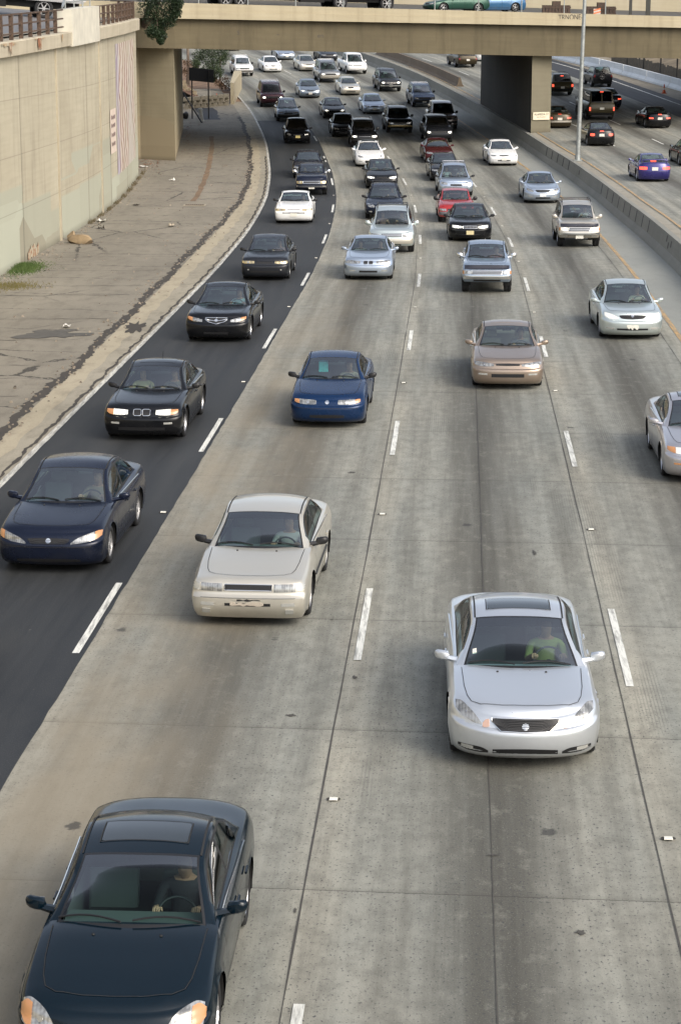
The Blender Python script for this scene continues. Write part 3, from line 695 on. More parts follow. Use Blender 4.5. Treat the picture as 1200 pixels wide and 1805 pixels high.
# barricades on the deck
for px0, px1, lb in ((955, 1005, 'dark slatted construction barricade on the bridge with a small lamp'), (1033, 1085, 'dark slatted construction barricade on the bridge with an orange striped panel')):
    d = 6.; q0 = atY(px0, 20, 150); q1 = atY(px1, 20, 150)
    for _ in range(4): q0 = atY(px0, 20, bY(q0.x)+d); q1 = atY(px1, 20, bY(q1.x)+d)
    z = dk(q0.x, d); b_ = empty('barricade', (q0.x, q0.y, z), math.atan2(q1.y-q0.y, q1.x-q0.x)); tag(b_, lb, 'barricade')
    L_ = (q1-q0).length; m = MB(); mt = simple('barricade_wood', (.055, .035, .025), .8, var=.3)
    for i in range(9): m.box((L_*i/9+.02, -.04, .05), (L_*(i+1)/9-.03, .04, .78))
    m.build('slats', mt, b_, smooth=False)
    MB().box((0, -.07, .2), (L_, -.045, .32)).box((0, -.07, .58), (L_, -.045, .70)).box((L_*.36, -.06, .72), (L_*.64, .06, 1.05)).box((.1, -.3, 0), (.22, .3, .08)).box((L_-.22, -.3, 0), (L_-.1, .3, .08)).build('frame', mt, b_, smooth=False)
    if 'striped' in lb:
        m = MB(); m.box((L_*.22, -.10, .02), (L_*.46, -.075, .62))
        m.build('striped_panel', simple('white_panel', (.5, .46, .40), .6), b_, smooth=False)
        m = MB()
        for i in range(3): m.add([(L_*.22, -.106, .05+i*.2), (L_*.46, -.106, .18+i*.2), (L_*.46, -.106, .28+i*.2), (L_*.22, -.106, .15+i*.2)], [(0, 1, 2, 3)])
        m.build('orange_stripes', simple('orange_paint', (.6, .16, .05), .6), b_, smooth=False)
    else: MB().lathe([(.001, .0), (.07, .02), (.07, .12), (.001, .14)], (L_*.52, -.1, .05), 10, axis='Z').build('lamp', simple('lamp_lens', (.8, .7, .5), .4), b_)

# ------------------------------------------------------------------ steel pole in the median
q = rp(10.0, 121.3, .86); sp = empty('street_pole', q); sp.rotation_euler = (0, R(1.1), 0)
tag(sp, 'tall tapering grey steel lamp pole standing on the median wall', 'lamp pole')
MB().tube([(0, 0, 0), (0, 0, 5), (0, 0, 12)], [.135, .115, .085], n=16).build('shaft', M_galv, sp)
MB().box((-.24, -.24, 0), (.24, .24, .05)).tube([(0, 0, .04), (0, 0, .35)], [.18, .15], n=16).tube([(.18, .18, 0), (.18, .18, .12)], .025).tube([(-.18, -.18, 0), (-.18, -.18, .12)], .025).tube([(.18, -.18, 0), (.18, -.18, .12)], .025).build('base', M_galv, sp)

# ------------------------------------------------------------------ tree hanging over the abutment
def leafmat(name, a, b):
    k = N(name); nrm = k.noise(k.pos(), 2.2, 3); g = k.noise(k.pos(), 30., 1); k.base(k.mix(k.ramp(k.math('ADD', k.math('MULTIPLY', nrm, .6), k.math('MULTIPLY', g, .4)), .35, .65), a, b)); k.rough(.5); k.b.inputs['Specular IOR Level'].default_value = .3; return k.mt
M_bark = simple('bark', (.07, .05, .035), .9, var=.3)
def leaves(name, blobs, nleaf, size, mat, parent, seed, out=.5):
    rr = random.Random(seed); V = []; F = []
    for (cx, cy, cz_, rx, ry, rz) in blobs:
        for _ in range(nleaf):
            d = Vector((rr.gauss(0, 1), rr.gauss(0, 1), rr.gauss(0, 1))).normalized(); k = rr.random()**out
            k *= 1+.16*math.sin(d.x*7+cx*3)*math.sin(d.z*6+cz_*2)
            p = Vector((cx+d.x*rx*k, cy+d.y*ry*k, cz_+d.z*rz*k))
            a = Vector((rr.gauss(0, 1), rr.gauss(0, 1), rr.gauss(0, .6))).normalized(); b = a.cross(Vector((rr.gauss(0, 1), rr.gauss(0, 1), rr.gauss(0, 1)))).normalized()
            s_ = size*rr.uniform(.6, 1.3); n = len(V)
            V += [p-a*s_, p+b*s_*.38, p+a*s_, p-b*s_*.38]; F.append((n, n+1, n+2, n+3))
    o = mobj(name, V, F, mat, parent, smooth=False)
    if parent: o.matrix_parent_inverse = Matrix.Translation(-parent.location)
    return o
tc = atY(283, 25, 127.5)
tr = empty('tree', (tc.x-1.3, 130.5, 8.9)); tag(tr, 'dark green leafy tree hanging over the corner of wall and bridge', 'tree')
rr = random.Random(5); bl = []
for px, row, rad in ((262, 8, .8), (285, -8, 1.0), (300, 12, .7), (272, 28, .75), (295, 34, .62), (280, 48, .55), (268, 56, .42), (284, 62, .38), (309, 22, .40), (262, -25, 1.0), (305, -25, .9), (283, 72, .22), (312, 5, .42)):
    c_ = atY(px, row, 127.6+rr.uniform(-.5, .5)); bl.append((c_.x, c_.y, c_.z, rad, rad*.9, rad*.95))
leaves('crown', bl, 1500, .058, leafmat('leaf_dark', (.010, .022, .010), (.035, .058, .024)), tr, 4)
o = MB().tube([(tc.x-1.3, 130.8, 8.7), (tc.x-.9, 129.6, 9.8), (tc.x-.3, 128.2, 10.2), (tc.x+.1, 127.6, 9.9)], [.2, .16, .1, .05]).tube([(tc.x-.6, 128.8, 10.1), (tc.x+.2, 127.8, 11.0)], [.09, .04]).tube([(tc.x-.3, 128.2, 10.2), (tc.x-.2, 127.6, 8.6)], [.07, .03]).build('trunk', M_bark, tr); o.matrix_parent_inverse = Matrix.Translation(-tr.location)

# ------------------------------------------------------------------ left side beyond the bridge
def bankz(u): return min(5.5, max(0, u)*.62)
V = []; U = []; ys = frange(176, 300, 3); us = [0, .8, 1.8, 3, 5, 8, 12, 18, 30]
rr = random.Random(9)
for y in ys:
    for u_ in us:
        p = rp(-11.0-u_+.0, y, .2+bankz(u_)+rr.uniform(-.12, .12)*(u_ > 0)); V.append(p); U.append((u_, y))
n_ = len(us)
tag(mobj('embankment', V, [(r*n_+i+1, r*n_+i, (r+1)*n_+i, (r+1)*n_+i+1) for r in range(len(ys)-1) for i in range(n_-1)], simple('embankment_dirt', (.115, .062, .035), .95, var=.5, vs=.7), None, None, True), kind='structure')
def rockmesh(name, s_, seed, mat, loc=(0, 0, 0)):
    rr = random.Random(seed); bm = bmesh.new(); bmesh.ops.create_icosphere(bm, subdivisions=3, radius=1)
    pl = [(Vector((rr.gauss(0, 1), rr.gauss(0, 1), rr.gauss(0, 1))).normalized(), rr.uniform(.55, .9)) for _ in range(11)]
    for v in bm.verts:
        for d, k in pl:
            q = v.co.dot(d)
            if q > k: v.co -= d*(q-k)
        v.co += v.co*rr.uniform(-.02, .02); v.co = Vector((v.co.x*s_[0], v.co.y*s_[1], v.co.z*s_[2]))
    me = bpy.data.meshes.new(name); bm.to_mesh(me); bm.free(); me.materials.append(mat)
    me.polygons.foreach_set('use_smooth', [True]*len(me.polygons)); me.set_sharp_from_angle(angle=R(30))
    o = bpy.data.objects.new(name, me); COL.objects.link(o); o.location = loc; return o
M_rock = simple('rock', (.30, .25, .17), .9, var=.3, vs=3); M_boulder = simple('boulder', (.27, .20, .12), .9, var=.35, vs=2.5)
rb = MB(); rr = random.Random(11)
for i in range(420):                                  # rubble spilling down the bank
    y = rr.uniform(177, 205); u_ = rr.choice([rr.gauss(2.2, .5), rr.gauss(4.2, .5), rr.uniform(.2, 6)]); u_ = max(.1, u_)
    p = rp(-11-u_, y, .25+bankz(u_)); s_ = rr.uniform(.07, .26)
    c_ = [Vector((rr.uniform(.6, 1)*a, rr.uniform(.6, 1)*b, rr.uniform(.5, .9)*c2))*s_+p for a, b, c2 in ((-1,-1,-1),(1,-1,-1),(1,1,-1),(-1,1,-1),(-1,-1,1),(1,-1,1),(1,1,1),(-1,1,1))]
    rb.add(c_, [(0,3,2,1),(4,5,6,7),(0,1,5,4),(1,2,6,5),(2,3,7,6),(3,0,4,7)])
tag(rb.build('rubble', M_rock, smooth=False), kind='stuff', label='pale broken rocks strewn over the brown bank beyond the bridge', cat='rubble')
q0 = at(323, 192); q1 = at(404, 184)
lwall = empty('low_wall', q0); tag(lwall, 'low concrete block wall at the foot of the rubble bank beyond the bridge', 'wall')
m = MB(); Ld = (q1-q0); nB = 8
for j in range(3):
    for i in range(nB):
        a = q0+Ld*((i+(.5 if j % 2 else 0)*.6)/nB); b = q0+Ld*(min(1, (i+.96+(.3 if j % 2 else 0))/nB)); z = a.z+j*.31
        m.box((a.x, a.y, z), (b.x, b.y+.35, z+.30))
o = m.build('blocks', wallconc('block_wall', (.24, .215, .165), (.30, .27, .21), streaks=.4, zstain=1), lwall, smooth=False); o.matrix_parent_inverse = Matrix.Translation(-lwall.location)
q = at(409, 183); o = MB().prism([(q.x-.12, q.y), (q.x+.16, q.y), (q.x+.16, q.y+14), (q.x-.5, q.y+14)], q.z-.05, [q.z+1.75, q.z+1.7, q.z+2.4, q.z+2.4]).build('barrier_end', simple('barrier_end', (.40, .345, .235), .85, var=.15), smooth=False)
tag(o, 'tan concrete barrier end standing between the block wall and the road', 'barrier')
bc = at(372, 178); bp_ = empty('bush', (bc.x, 186, 4.0)); tag(bp_, 'dark green bush on the bank left of the white SUV', 'bush')
bl = []
for px, row, rad in ((352, 100, 1.0), (372, 98, 1.1), (386, 108, .9), (370, 118, .9), (356, 128, .7), (384, 126, .75), (345, 112, .6), (395, 98, .8), (376, 138, .45), (380, 85, 1.2), (360, 85, 1.1)):
    c_ = atY(px, row, 188+rr.uniform(-.8, .8)); bl.append((c_.x, c_.y, c_.z, rad*.75, rad*.8, rad*.75))
leaves('foliage', bl, 1000, .07, leafmat('leaf_bush', (.030, .048, .020), (.060, .085, .038)), bp_, 8)
o = MB().tube([(bc.x+.2, 187.5, 3.9), (bc.x+.2, 188, 6.2)], [.10, .05]).tube([(bc.x-.1, 187.3, 4.0), (bc.x-.6, 188, 6)], [.07, .04]).build('stem', M_bark, bp_); o.matrix_parent_inverse = Matrix.Translation(-bp_.location)
# dry brown shrubbery
bl = []
for px, row in ((398, 140), (402, 150), (392, 150), (385, 146), (330, 110), (326, 125)):
    c_ = atY(px, row, 187); bl.append((c_.x, c_.y, c_.z, .45, .5, .4))
leaves('dry_brush', bl, 160, .09, leafmat('leaf_dry', (.07, .045, .025), (.14, .08, .045)), None, 12); tag(bpy.data.objects['dry_brush'], kind='stuff', label='dry brown scrub on the bank behind the block wall', cat='scrub')
# bare trunk on the bank
o = MB().tube([atY(331, 150, 189), atY(332, 110, 189), atY(330, 70, 189)], [.16, .13, .10]).build('dead_tree', simple('pale_bark', (.22, .17, .13), .9, var=.3)); tag(o, 'bare pale tree trunk on the bank, seen just right of the abutment', 'tree')
# dark sign board seen from behind
s0 = at(339, 207); s1 = at(365, 211); Ys = (s0.y+s1.y)/2
sb = empty('signboard', (s0.x, Ys, prof(Ys))); tag(sb, 'dark back of a rectangular signboard on two thin posts under the bridge', 'signboard')
tl = atY(333, 118, Ys); tr_ = atY(377, 122, Ys+.3); bl_ = atY(333, 141, Ys); br_ = atY(376, 145, Ys+.3)
V = [bl_, br_, tr_, tl]; V = V+[v+Vector((0, .06, 0)) for v in V]
o = mobj('board', V, [(0, 1, 2, 3), (5, 4, 7, 6), (0, 4, 5, 1), (1, 5, 6, 2), (2, 6, 7, 3), (3, 7, 4, 0)], simple('dark_board', (.012, .014, .018), .6, var=.2), sb, smooth=False); o.matrix_parent_inverse = Matrix.Translation(-sb.location)
for px, rb_ in ((338, 207), (367, 210)):
    a = atY(px, 122, Ys+.15); g = prof(Ys); o = MB().tube([(a.x, Ys+.15, a.z), (a.x-.02, Ys+.15, g)], .05).build('post', M_black, sb); o.matrix_parent_inverse = Matrix.Translation(-sb.location)
a = atY(323, 163, Ys-2); b = at(356, 216)
o = MB().tube([a, b], .055).build('leaning_pole', M_black); tag(o, 'dark pole leaning from the abutment to the ground in front of the signboard', 'pole')
b = at(356, 214); o = MB().lathe([(.001, 0), (.16, .01), (.16, .85), (.19, .88), (.17, 1.0), (.001, 1.02)], (0, 0, 0), 16, axis='Z').build('drum', simple('pale_drum', (.45, .45, .43), .6, var=.15)); o.location = b; o.rotation_euler = (0, R(-8), 0)
tag(o, 'slim pale drum with a dark lid standing beside the leaning pole', 'drum')
b = at(326, 209); o = rockmesh('rubbish_bag', (.28, .25, .33), 21, simple('black_bag', (.015, .015, .016), .4)); o.location = b+Vector((0, 0, .28)); tag(o, 'black rubbish bag lying against the dark abutment side', 'bag')
def cone(px, row, dz, lb, s_=1.):
    p = at(px, row, dz); c_ = empty('traffic_cone', p); tag(c_, lb, 'traffic cone'); orange = simple('cone_orange', (.62, .12, .04), .6, var=.12); wh = simple('cone_band', (.72, .66, .6), .5)
    MB().box((-.2*s_, -.2*s_, 0), (.2*s_, .2*s_, .04)).build('cone_base', orange, c_, smooth=False)
    MB().lathe([(.15*s_, .035), (.10*s_, .30*s_)], (0, 0, 0), 16, axis='Z').lathe([(.075*s_, .45*s_), (.03*s_, .75*s_), (.001, .755*s_)], (0, 0, 0), 16, axis='Z').build('cone_body', orange, c_)
    MB().lathe([(.10*s_, .30*s_), (.075*s_, .45*s_)], (0, 0, 0), 16, axis='Z').build('reflective_band', wh, c_)
cone(382, 185, 0, 'orange traffic cone in front of the block wall, left under the bridge', 1.25)
cone(1170, 164, .85, 'orange traffic cone on the far right shoulder before the pale barriers')
# far right: slope and dark picket fence
V = []; ys = frange(120, 300, 5); us = [0, 3, 7, 14, 40]; hs = [.0, 1.0, 3.4, 6., 12.]; rr = random.Random(2)
for y in ys:
    for u_, h_ in zip(us, hs): V.append(rp(32+u_, y, .87+h_+rr.uniform(-.2, .2)*(u_ > 0)))
tag(mobj('far_bank', V, [(r*5+i, r*5+i+1, (r+1)*5+i+1, (r+1)*5+i) for r in range(len(ys)-1) for i in range(4)], simple('bank_dirt', (.20, .16, .105), .95, var=.45, vs=.6), None, None, True), kind='structure')
f_ = empty('picket_fence', rp(31, 178, .9)); tag(f_, 'dark weathered fence of upright boards behind the pale barriers', 'fence')
for seg in range(9):
    m = MB(); rr = random.Random(seg)
    for i in range(10):
        y = 160+seg*4.6+i*.46; p = rp(30.6, y, .87); q = rp(30.6, y+.36, .87); h_ = 1.0+rr.uniform(-.1, .12)
        m.prism([(p.x, p.y), (p.x+.04, p.y), (q.x+.04, q.y), (q.x, q.y)], p.z, p.z+h_)
    o = m.build('fence_panel', simple('fence_board', (.07, .062, .05), .85, var=.35), f_, smooth=False); o.matrix_parent_inverse = Matrix.Translation(-f_.location)
    p = rp(30.6, 160+seg*4.6-.1, .87); o = MB().box((p.x-.05, p.y-.05, p.z), (p.x+.08, p.y+.06, p.z+1.9)).build('post', M_black, f_, smooth=False); o.matrix_parent_inverse = Matrix.Translation(-f_.location)

# ------------------------------------------------------------------ apron clutter
p = at(143, 430); o = rockmesh('boulder', (.62, .42, .26), 3, M_boulder); o.location = p+Vector((0, .2, .16)); o.rotation_euler = (0, 0, -.3); tag(o, 'flat tan boulder lying on the apron against the wall', 'boulder')
p = at(127, 424); o = rockmesh('rock', (.22, .25, .22), 6, M_boulder); o.location = p+Vector((0, .1, .2)); tag(o, 'smaller upright rock leaning between the boulder and the wall', 'rock')
gr = MB(); rr = random.Random(8); pc = at(48, 474)
for i in range(2600):
    r_ = abs(rr.gauss(0, .75)); a = rr.uniform(0, 6.28); x = pc.x-.15+r_*math.cos(a)*.62; y = pc.y+r_*math.sin(a)*1.7
    if x < rp(-15, y).x+.02: continue
    h_ = rr.uniform(.08, .26)*max(.25, 1-r_*.4); d = Vector((rr.uniform(-.1, .1), rr.uniform(-.1, .1), h_)); w_ = .012
    z = prof(y)+.01; gr.add([(x-w_, y, z), (x+w_, y, z), (x+d.x, y+d.y, z+h_)], [(0, 1, 2)])
tag(gr.build('grass', leafmat('grass_green', (.035, .065, .016), (.10, .15, .04)), smooth=False), 'tuft of green grass growing at the foot of the left wall', 'grass', kind='stuff')
gr = MB(); pc = at(18, 505)
for i in range(700):
    x = pc.x+rr.gauss(0, .5); y = pc.y+rr.gauss(0, .6); h_ = rr.uniform(.03, .12); z = prof(y)+.01; gr.add([(x-.012, y, z), (x+.012, y, z), (x+rr.uniform(-.08, .08), y, z+h_)], [(0, 1, 2)])
tag(gr.build('weeds', leafmat('weed_dry', (.10, .09, .03), (.2, .17, .07)), smooth=False), 'yellowing weeds in the apron crack at the left edge', 'weeds', kind='stuff')
gr = MB()
for i in range(900):                                  # weeds along the wall foot
    y = rr.uniform(96, 126); b = rp(-15, y); h_ = rr.uniform(.04, .22)*(1 if math.sin(y*1.9) > .2 else .3); x = b.x+rr.uniform(.03, .25)
    gr.add([(x-.02, y, prof(y)), (x+.02, y, prof(y)), (x+rr.uniform(-.1, .1), y, prof(y)+h_)], [(0, 1, 2)])
tag(gr.build('weeds', leafmat('weed_foot', (.07, .06, .035), (.15, .12, .07)), smooth=False), 'dry weeds in the joint along the foot of the left wall', 'weeds', kind='stuff')
dg = empty('drain_grate', at(343, 362)+Vector((0, 0, .02))); tag(dg, 'rectangular iron drain grate set in the apron at the end of the brown trench', 'drain')
MB().box((-.55, -.45, 0), (.55, -.36, .03)).box((-.55, .36, 0), (.55, .45, .03)).box((-.55, -.36, 0), (-.47, .36, .03)).box((.47, -.36, 0), (.55, .36, .03)).build('frame', simple('pale_frame', (.3, .27, .21), .8), dg, smooth=False)
m = MB()
for i in range(9): m.box((-.46+i*.104, -.355, .0), (-.40+i*.104, .355, .022))
m.build('bars', M_rust, dg, smooth=False)
def paper(px, row, a, b, lb, col, seed, nm='litter'):
    rr = random.Random(seed); p = at(px, row, .02); V = []; n = 4
    for i in range(n+1):
        for j in range(n+1): V.append((a*(i/n-.5), b*(j/n-.5)+rr.uniform(-.02, .02), abs(rr.gauss(0, .05))+.02))
    o = mobj(nm, V+[(v[0], v[1], v[2]-.008) for v in V], [(i*5+j, (i+1)*5+j, (i+1)*5+j+1, i*5+j+1) for i in range(n) for j in range(n)]+[(25+i*5+j, 25+i*5+j+1, 25+(i+1)*5+j+1, 25+(i+1)*5+j) for i in range(n) for j in range(n)], col, None, None, False)
    o.location = p; o.rotation_euler = (0, 0, rr.uniform(0, 3)); tag(o, lb, 'litter')
wp_ = simple('white_litter', (.62, .60, .55), .7)
paper(179, 390, .75, .35, 'crumpled white sheet lying by the wall beyond the boulder', wp_, 1)
paper(251, 294, .6, .4, 'white scrap near the foot of the abutment', wp_, 2)
paper(303, 318, .3, .2, 'small white scrap in the middle of the apron past the wall corner', wp_, 3)
paper(118, 577, .32, .2, 'white scrap on the cracked apron beside the tar patch', wp_, 4)
paper(302, 398, .5, .25, 'pale flattened cup in the middle of the apron', simple('tan_litter', (.45, .38, .28), .7), 6)
paper(240, 362, .3, .25, 'black scrap lying left of the drain grate', M_tar, 7)
paper(178, 403, .3, .2, 'dark lump of rubber below the white sheet by the wall', M_tar, 8)
lf = MB(); rr = random.Random(31)
for i in range(420):
    if i < 200: p = at(262+rr.gauss(0, 14), 287+rr.gauss(0, 5)); 
    else: p = at(330+rr.gauss(0, 12), 240+rr.gauss(0, 14))
    s_ = rr.uniform(.03, .09); a = rr.uniform(0, 6.28); u_ = Vector((math.cos(a), math.sin(a), rr.uniform(-.2, .3)))*s_; v_ = Vector((-math.sin(a), math.cos(a), rr.uniform(-.1, .3)))*s_*.6
    p = p+Vector((0, 0, .035)); lf.add([p-u_, p-v_, p+u_, p+v_], [(0, 1, 2, 3)])
tag(lf.build('dead_leaves', simple('dead_leaf', (.20, .09, .045), .9, var=.4, vs=4), smooth=False), 'scattered brown leaves around the foot of the abutment', 'leaves', kind='stuff')
gv = MB(); rr = random.Random(77)
for i in range(1500):
    y = rr.uniform(42, 150)
    o = -14.9+abs(rr.gauss(0, .35)) if i % 3 == 0 else (-8.75-.45*math.exp(-((y-85)/22)**2)+rr.gauss(0, .22) if i % 3 == 1 else rr.uniform(-14.8, -8))
    p = rp(o, y, .018); s_ = rr.uniform(.012, .05)
    v = [(p.x+rr.uniform(.6, 1)*a*s_, p.y+rr.uniform(.6, 1)*b*s_, p.z+(rr.uniform(.5, .9) if q else -.2)*s_) for a, b, q in ((-1,-1,0),(1,-1,0),(1,1,0),(-1,1,0),(-.6,-.6,1),(.6,-.6,1),(.6,.6,1),(-.6,.6,1))]
    gv.add(v, [(4,5,6,7),(0,1,5,4),(1,2,6,5),(2,3,7,6),(3,0,4,7)])
tag(gv.build('gravel', simple('gravel', (.20, .17, .13), .9, var=.6, vs=1.7), smooth=False), 'loose gravel and grit scattered over the apron', 'gravel', kind='stuff')
# dark old tar patch and grey patch on the apron
def blob(nm, px, row, rx, ry, mat, dz=.014, seed=1):
    rr = random.Random(seed); p = at(px, row); V = [(p.x, p.y, p.z+dz)]; n = 26
    for i in range(n):
        a = 6.2832*i/n; k = rr.uniform(.45, 1.25); x = p.x+math.cos(a)*rx*k; y = p.y+math.sin(a)*ry*k; V.append((x, y, prof(y)+dz))
    o = mobj(nm, V, [(0, i+1, (i+1) % n+1) for i in range(n)], mat, smooth=False); return tag(o, kind='structure')
blob('tar_patch', 92, 590, 1.0, 1.1, simple('old_tar', (.085, .08, .07), .85, var=.3), .022, 2)
blob('pothole', 240, 577, .34, 1.3, M_tar, .014, 3)
for i, (px, row, a, b) in enumerate(((513, 1262, .10, .09), (620, 833, .13, .13), (625, 1195, .06, .14), (1022, 1645, .08, .11), (520, 1607, .03, .12), (942, 975, .06, .25), (585, 1093, .05, .05), (868, 1509, .12, .04))):
    blob('road_stain', px, row, a*.62, b*.62, M_joint, .009, 10+i)
# ------------------------------------------------------------------ cars
def arch_plan(y, L): return 1-.045*abs((y-L/2)/(L/2))**5
class Car:
    D = dict(L=4.65, w=.875, wb=2.68, fo=.93, r=.315, tr=.755, zs=.15, lip=.655, belt=.86, tail=.93, fb=.34, nf=2.9, rb=.38, nr=2.6,
             yc=1.28, zc=.915, yr0=2.05, zr0=1.34, zr=1.42, yrm=2.6, yr1=3.05, zr1=1.37, yd0=3.80, zd=1.03, ztail=1.0, hood=.72,
             xrf=.845, xro=.665, crown=.035, bow=.13, F=None, WZ=None, glassin=.93, bp=(2.55,), side_end=None, kind='sedan', pillar='body', pitch=.25)
    def __init__(s, root, ref, hi=1., **k):
        s.__dict__.update(Car.D); s.__dict__.update(k); s.root = root; s.hi = hi
        s.y0 = s.fo if ref == 'front' else s.fo+s.wb
        F = s.F or [(0, .13), (.10, .045), (.25, .008), (.45, 0), (.66, .004), (.71, .022), (.75, .060), (.86, .078), (.94, .10), (1, .145)]
        WZ = s.WZ or [(0, .93), (.12, .965), (.3, .985), (.55, 1.), (.75, .995), (.9, .965), (1, .915)]
        s.Fv = pchip(F); s.WZv = pchip(WZ)
        s.RZ = pchip([(0, .12), (.2, .03), (.45, 0), (.7, .03), (1, .10)])
        s.T = pchip([(0, s.lip+.03), (.2, s.hood), (s.yc*.6, (s.hood+s.zc)/2+.018), (s.yc, s.zc), (s.yc+.3, s.zc+.02), (s.yd0-.2, s.zd+.02), (s.yd0, s.zd), (s.L-.2, s.ztail), (s.L, s.tail+.02)])
        s.belt = max(s.belt, s.zc-.035)
        s.zsh = pchip([(0, s.lip), (.42, s.T(.42)-.045), (s.yc*.75, s.T(s.yc*.75)-.04), (s.yc+.1, s.zc-.035), (s.yr0, s.belt+.005), (s.yr1, s.belt+.04), (s.yd0, max(s.belt+.045, s.zd-.07)), (s.L, s.tail)])
        s.build_body()
    def Y(s, y): return y-s.y0
    def build_body(s):
        hi = s.hi; L = s.L; V = []; Fc = []; MI = []; B = []
        nf = int(12*hi)+4; ns = int(26*hi)+10; nr = int(7*hi)+3
        half = []
        for i in range(nf):
            a = math.pi/2*(i/nf)**.9
            half.append(('f', math.sin(a)**(2/s.nf), 1-math.cos(a)**(2/s.nf)))
        for i in range(ns+1): half.append(('s', i/ns, 0))
        for i in range(nr-1, -1, -1):
            a = math.pi/2*i/nr
            half.append(('r', math.sin(a)**(2/s.nr), 1-math.cos(a)**(2/s.nr)))
        def ringpt(h, v):
            W_ = s.w*s.WZv(v)
            if h[0] == 'f': x = h[1]*W_; y = s.Fv(v)+h[2]*s.fb; yn = h[2]*(s.fb+s.Fv(1))
            elif h[0] == 's':
                ya = s.Fv(v)+s.fb; yb = L-s.rb-s.RZ(v); y = ya+(yb-ya)*h[1]; x = W_; yn = s.Fv(1)+s.fb+(L-s.rb-s.RZ(1)-s.Fv(1)-s.fb)*h[1]
            else: x = h[1]*W_; y = L-s.RZ(v)-h[2]*s.rb; yn = L-s.RZ(1)-h[2]*s.rb
            x *= arch_plan(y, L)
            return x, y, s.zs+v*(s.zsh(max(0, min(L, yn)))-s.zs)
        lv = [0, .05, .12, .2, .3, .4, .5, .58, .65, .69, .72, .75, .80, .86, .91, .95, .98, 1] if hi > .7 else [0, .1, .25, .45, .62, .76, .87, .95, 1]
        nh = len(half); full = 2*nh-2            # half[0] is centre front, half[-1] centre rear
        def loop(fn):
            right = [fn(h) for h in half]
            return right+[(-x, y, z) for x, y, z in right[-2:0:-1]]
        ids = []
        for v in lv:
            ring = loop(lambda h: ringpt(h, v)); ids.append(list(range(len(V), len(V)+full))); V += ring
        wc = [(s.fo, s.r), (s.fo+s.wb, s.r)]; Ra = s.r+.055
        def inarch(p): return any(math.hypot(p[1]-c[0], p[2]-c[1]) < Ra for c in wc) and abs(p[0]) > s.w*.6
        for a in range(len(lv)-1):
            for i in range(full):
                j = (i+1) % full; q = (ids[a][i], ids[a][j], ids[a+1][j], ids[a+1][i])
                c = [sum(V[k][m] for k in q)/4 for m in range(3)]
                if inarch(c) and a < len(lv)-4: continue
                Fc.append(q); MI.append(0)
        # snap the arch edge to a circle
        from collections import Counter
        cnt = Counter()
        for q in Fc:
            for k in range(4): cnt[tuple(sorted((q[k], q[(k+1) % 4])))] += 1
        hiv = set(k for q in ids[-3:] for k in q)
        for e, n in cnt.items():
            if n == 1:
                for k in e:
                    if k in hiv: continue
                    p = V[k]
                    if abs(p[0]) < s.w*.6: continue
                    for cy, cz in wc:
                        d = math.hypot(p[1]-cy, p[2]-cz)
                        if .3*Ra < d < Ra+.16 and p[2] > s.zs+.005:
                            V[k] = (p[0]+math.copysign(.008, p[0]), cy+(p[1]-cy)/d*Ra, cz+(p[2]-cz)/d*Ra)
        # hood, cowl and boot lid
        sv = [.012, .03, .055, .09, .14, .22, .34, .5, .7, 1.] if hi > .7 else [.06, .16, .4, .7, 1.]
        yA, yB = s.Fv(1)+.24, L-.30
        top = ids[-1]; prev = top
        hx = s.w*.80
        def cut(c): return s.yc+.14 < c[1] < s.yd0-.06 and abs(c[0]) < hx
        for si in sv:
            cur = []
            for i in range(full):
                x, y, z = V[top[i]]
                yc2 = max(yA, min(yB, y)); g = 1-(1-si)**6
                cur.append(len(V)); yy = y+(yc2-y)*si
                cr = .006*math.exp(-((abs(x)*(1-si)-s.w*.52)/.05)**2) if s.yc > yy > .25 else 0
                V.append((x*(1-si), yy, z+(s.T(yy)-z)*g+cr))
            for i in range(full):
                j = (i+1) % full; q = (prev[i], prev[j], cur[j], cur[i])
                c = [sum(V[k][m] for k in q)/4 for m in range(3)]
                if not cut(c): Fc.append(q); MI.append(0)
            prev = cur
        # greenhouse
        ym1 = (s.yc+s.yr0)/2; ym2 = (s.yr1+s.yd0)/2
        zt = pchip([(s.yc, s.zc), (ym1, (s.zc+s.zr0)/2+.03), (s.yr0, s.zr0), (s.yrm, s.zr), (s.yr1, s.zr1), (ym2, (s.zr1+s.zd)/2+.035), (s.yd0, s.zd)])
        xr = pchip([(s.yc, s.w*s.xrf), (s.yr0, s.w*s.xro), (s.yrm, s.w*(s.xro+.01)), (s.yr1, s.w*s.xro*.985), (s.yd0, s.w*s.xrf*.97)])
        cr = pchip([(s.yc, .035), (s.yr0, .05), (s.yrm, s.crown+.012), (s.yr1, .05), (s.yd0, .03)])
        bw = pchip([(s.yc, s.bow), (s.yr0, s.bow*.55), (s.yrm, 0), (s.yr1, -.05), (s.yd0, -.10)])
        s.zt = zt; s.xr = xr
        n1 = int(7*hi)+2; n2 = int(9*hi)+3; n3 = int(6*hi)+2
        st = [(s.yc, 'x')]; sl_ = .035
        st += [(y, 'w') for y in np.linspace(s.yc+sl_, s.yr0-sl_, n1)]+[(s.yr0, 'x')]
        st += [(y, 'r') for y in np.linspace(s.yr0+.02, s.yr1-.02, n2)]+[(s.yr1, 'x')]
        st += [(y, 'b') for y in np.linspace(s.yr1+sl_, s.yd0-sl_, n3)]+[(s.yd0, 'x')]
        yr = [float(q[0]) for q in st]; nst = len(yr)
        gi = s.glassin
        fr = [0, .17, .34, .5, .66, .8, gi-.035, gi, 1.]; nfr = len(fr)
        sd_ = [.07, .14, .35, .6, .85, .95, 1.]
        prof_ = fr+[1+q for q in sd_]
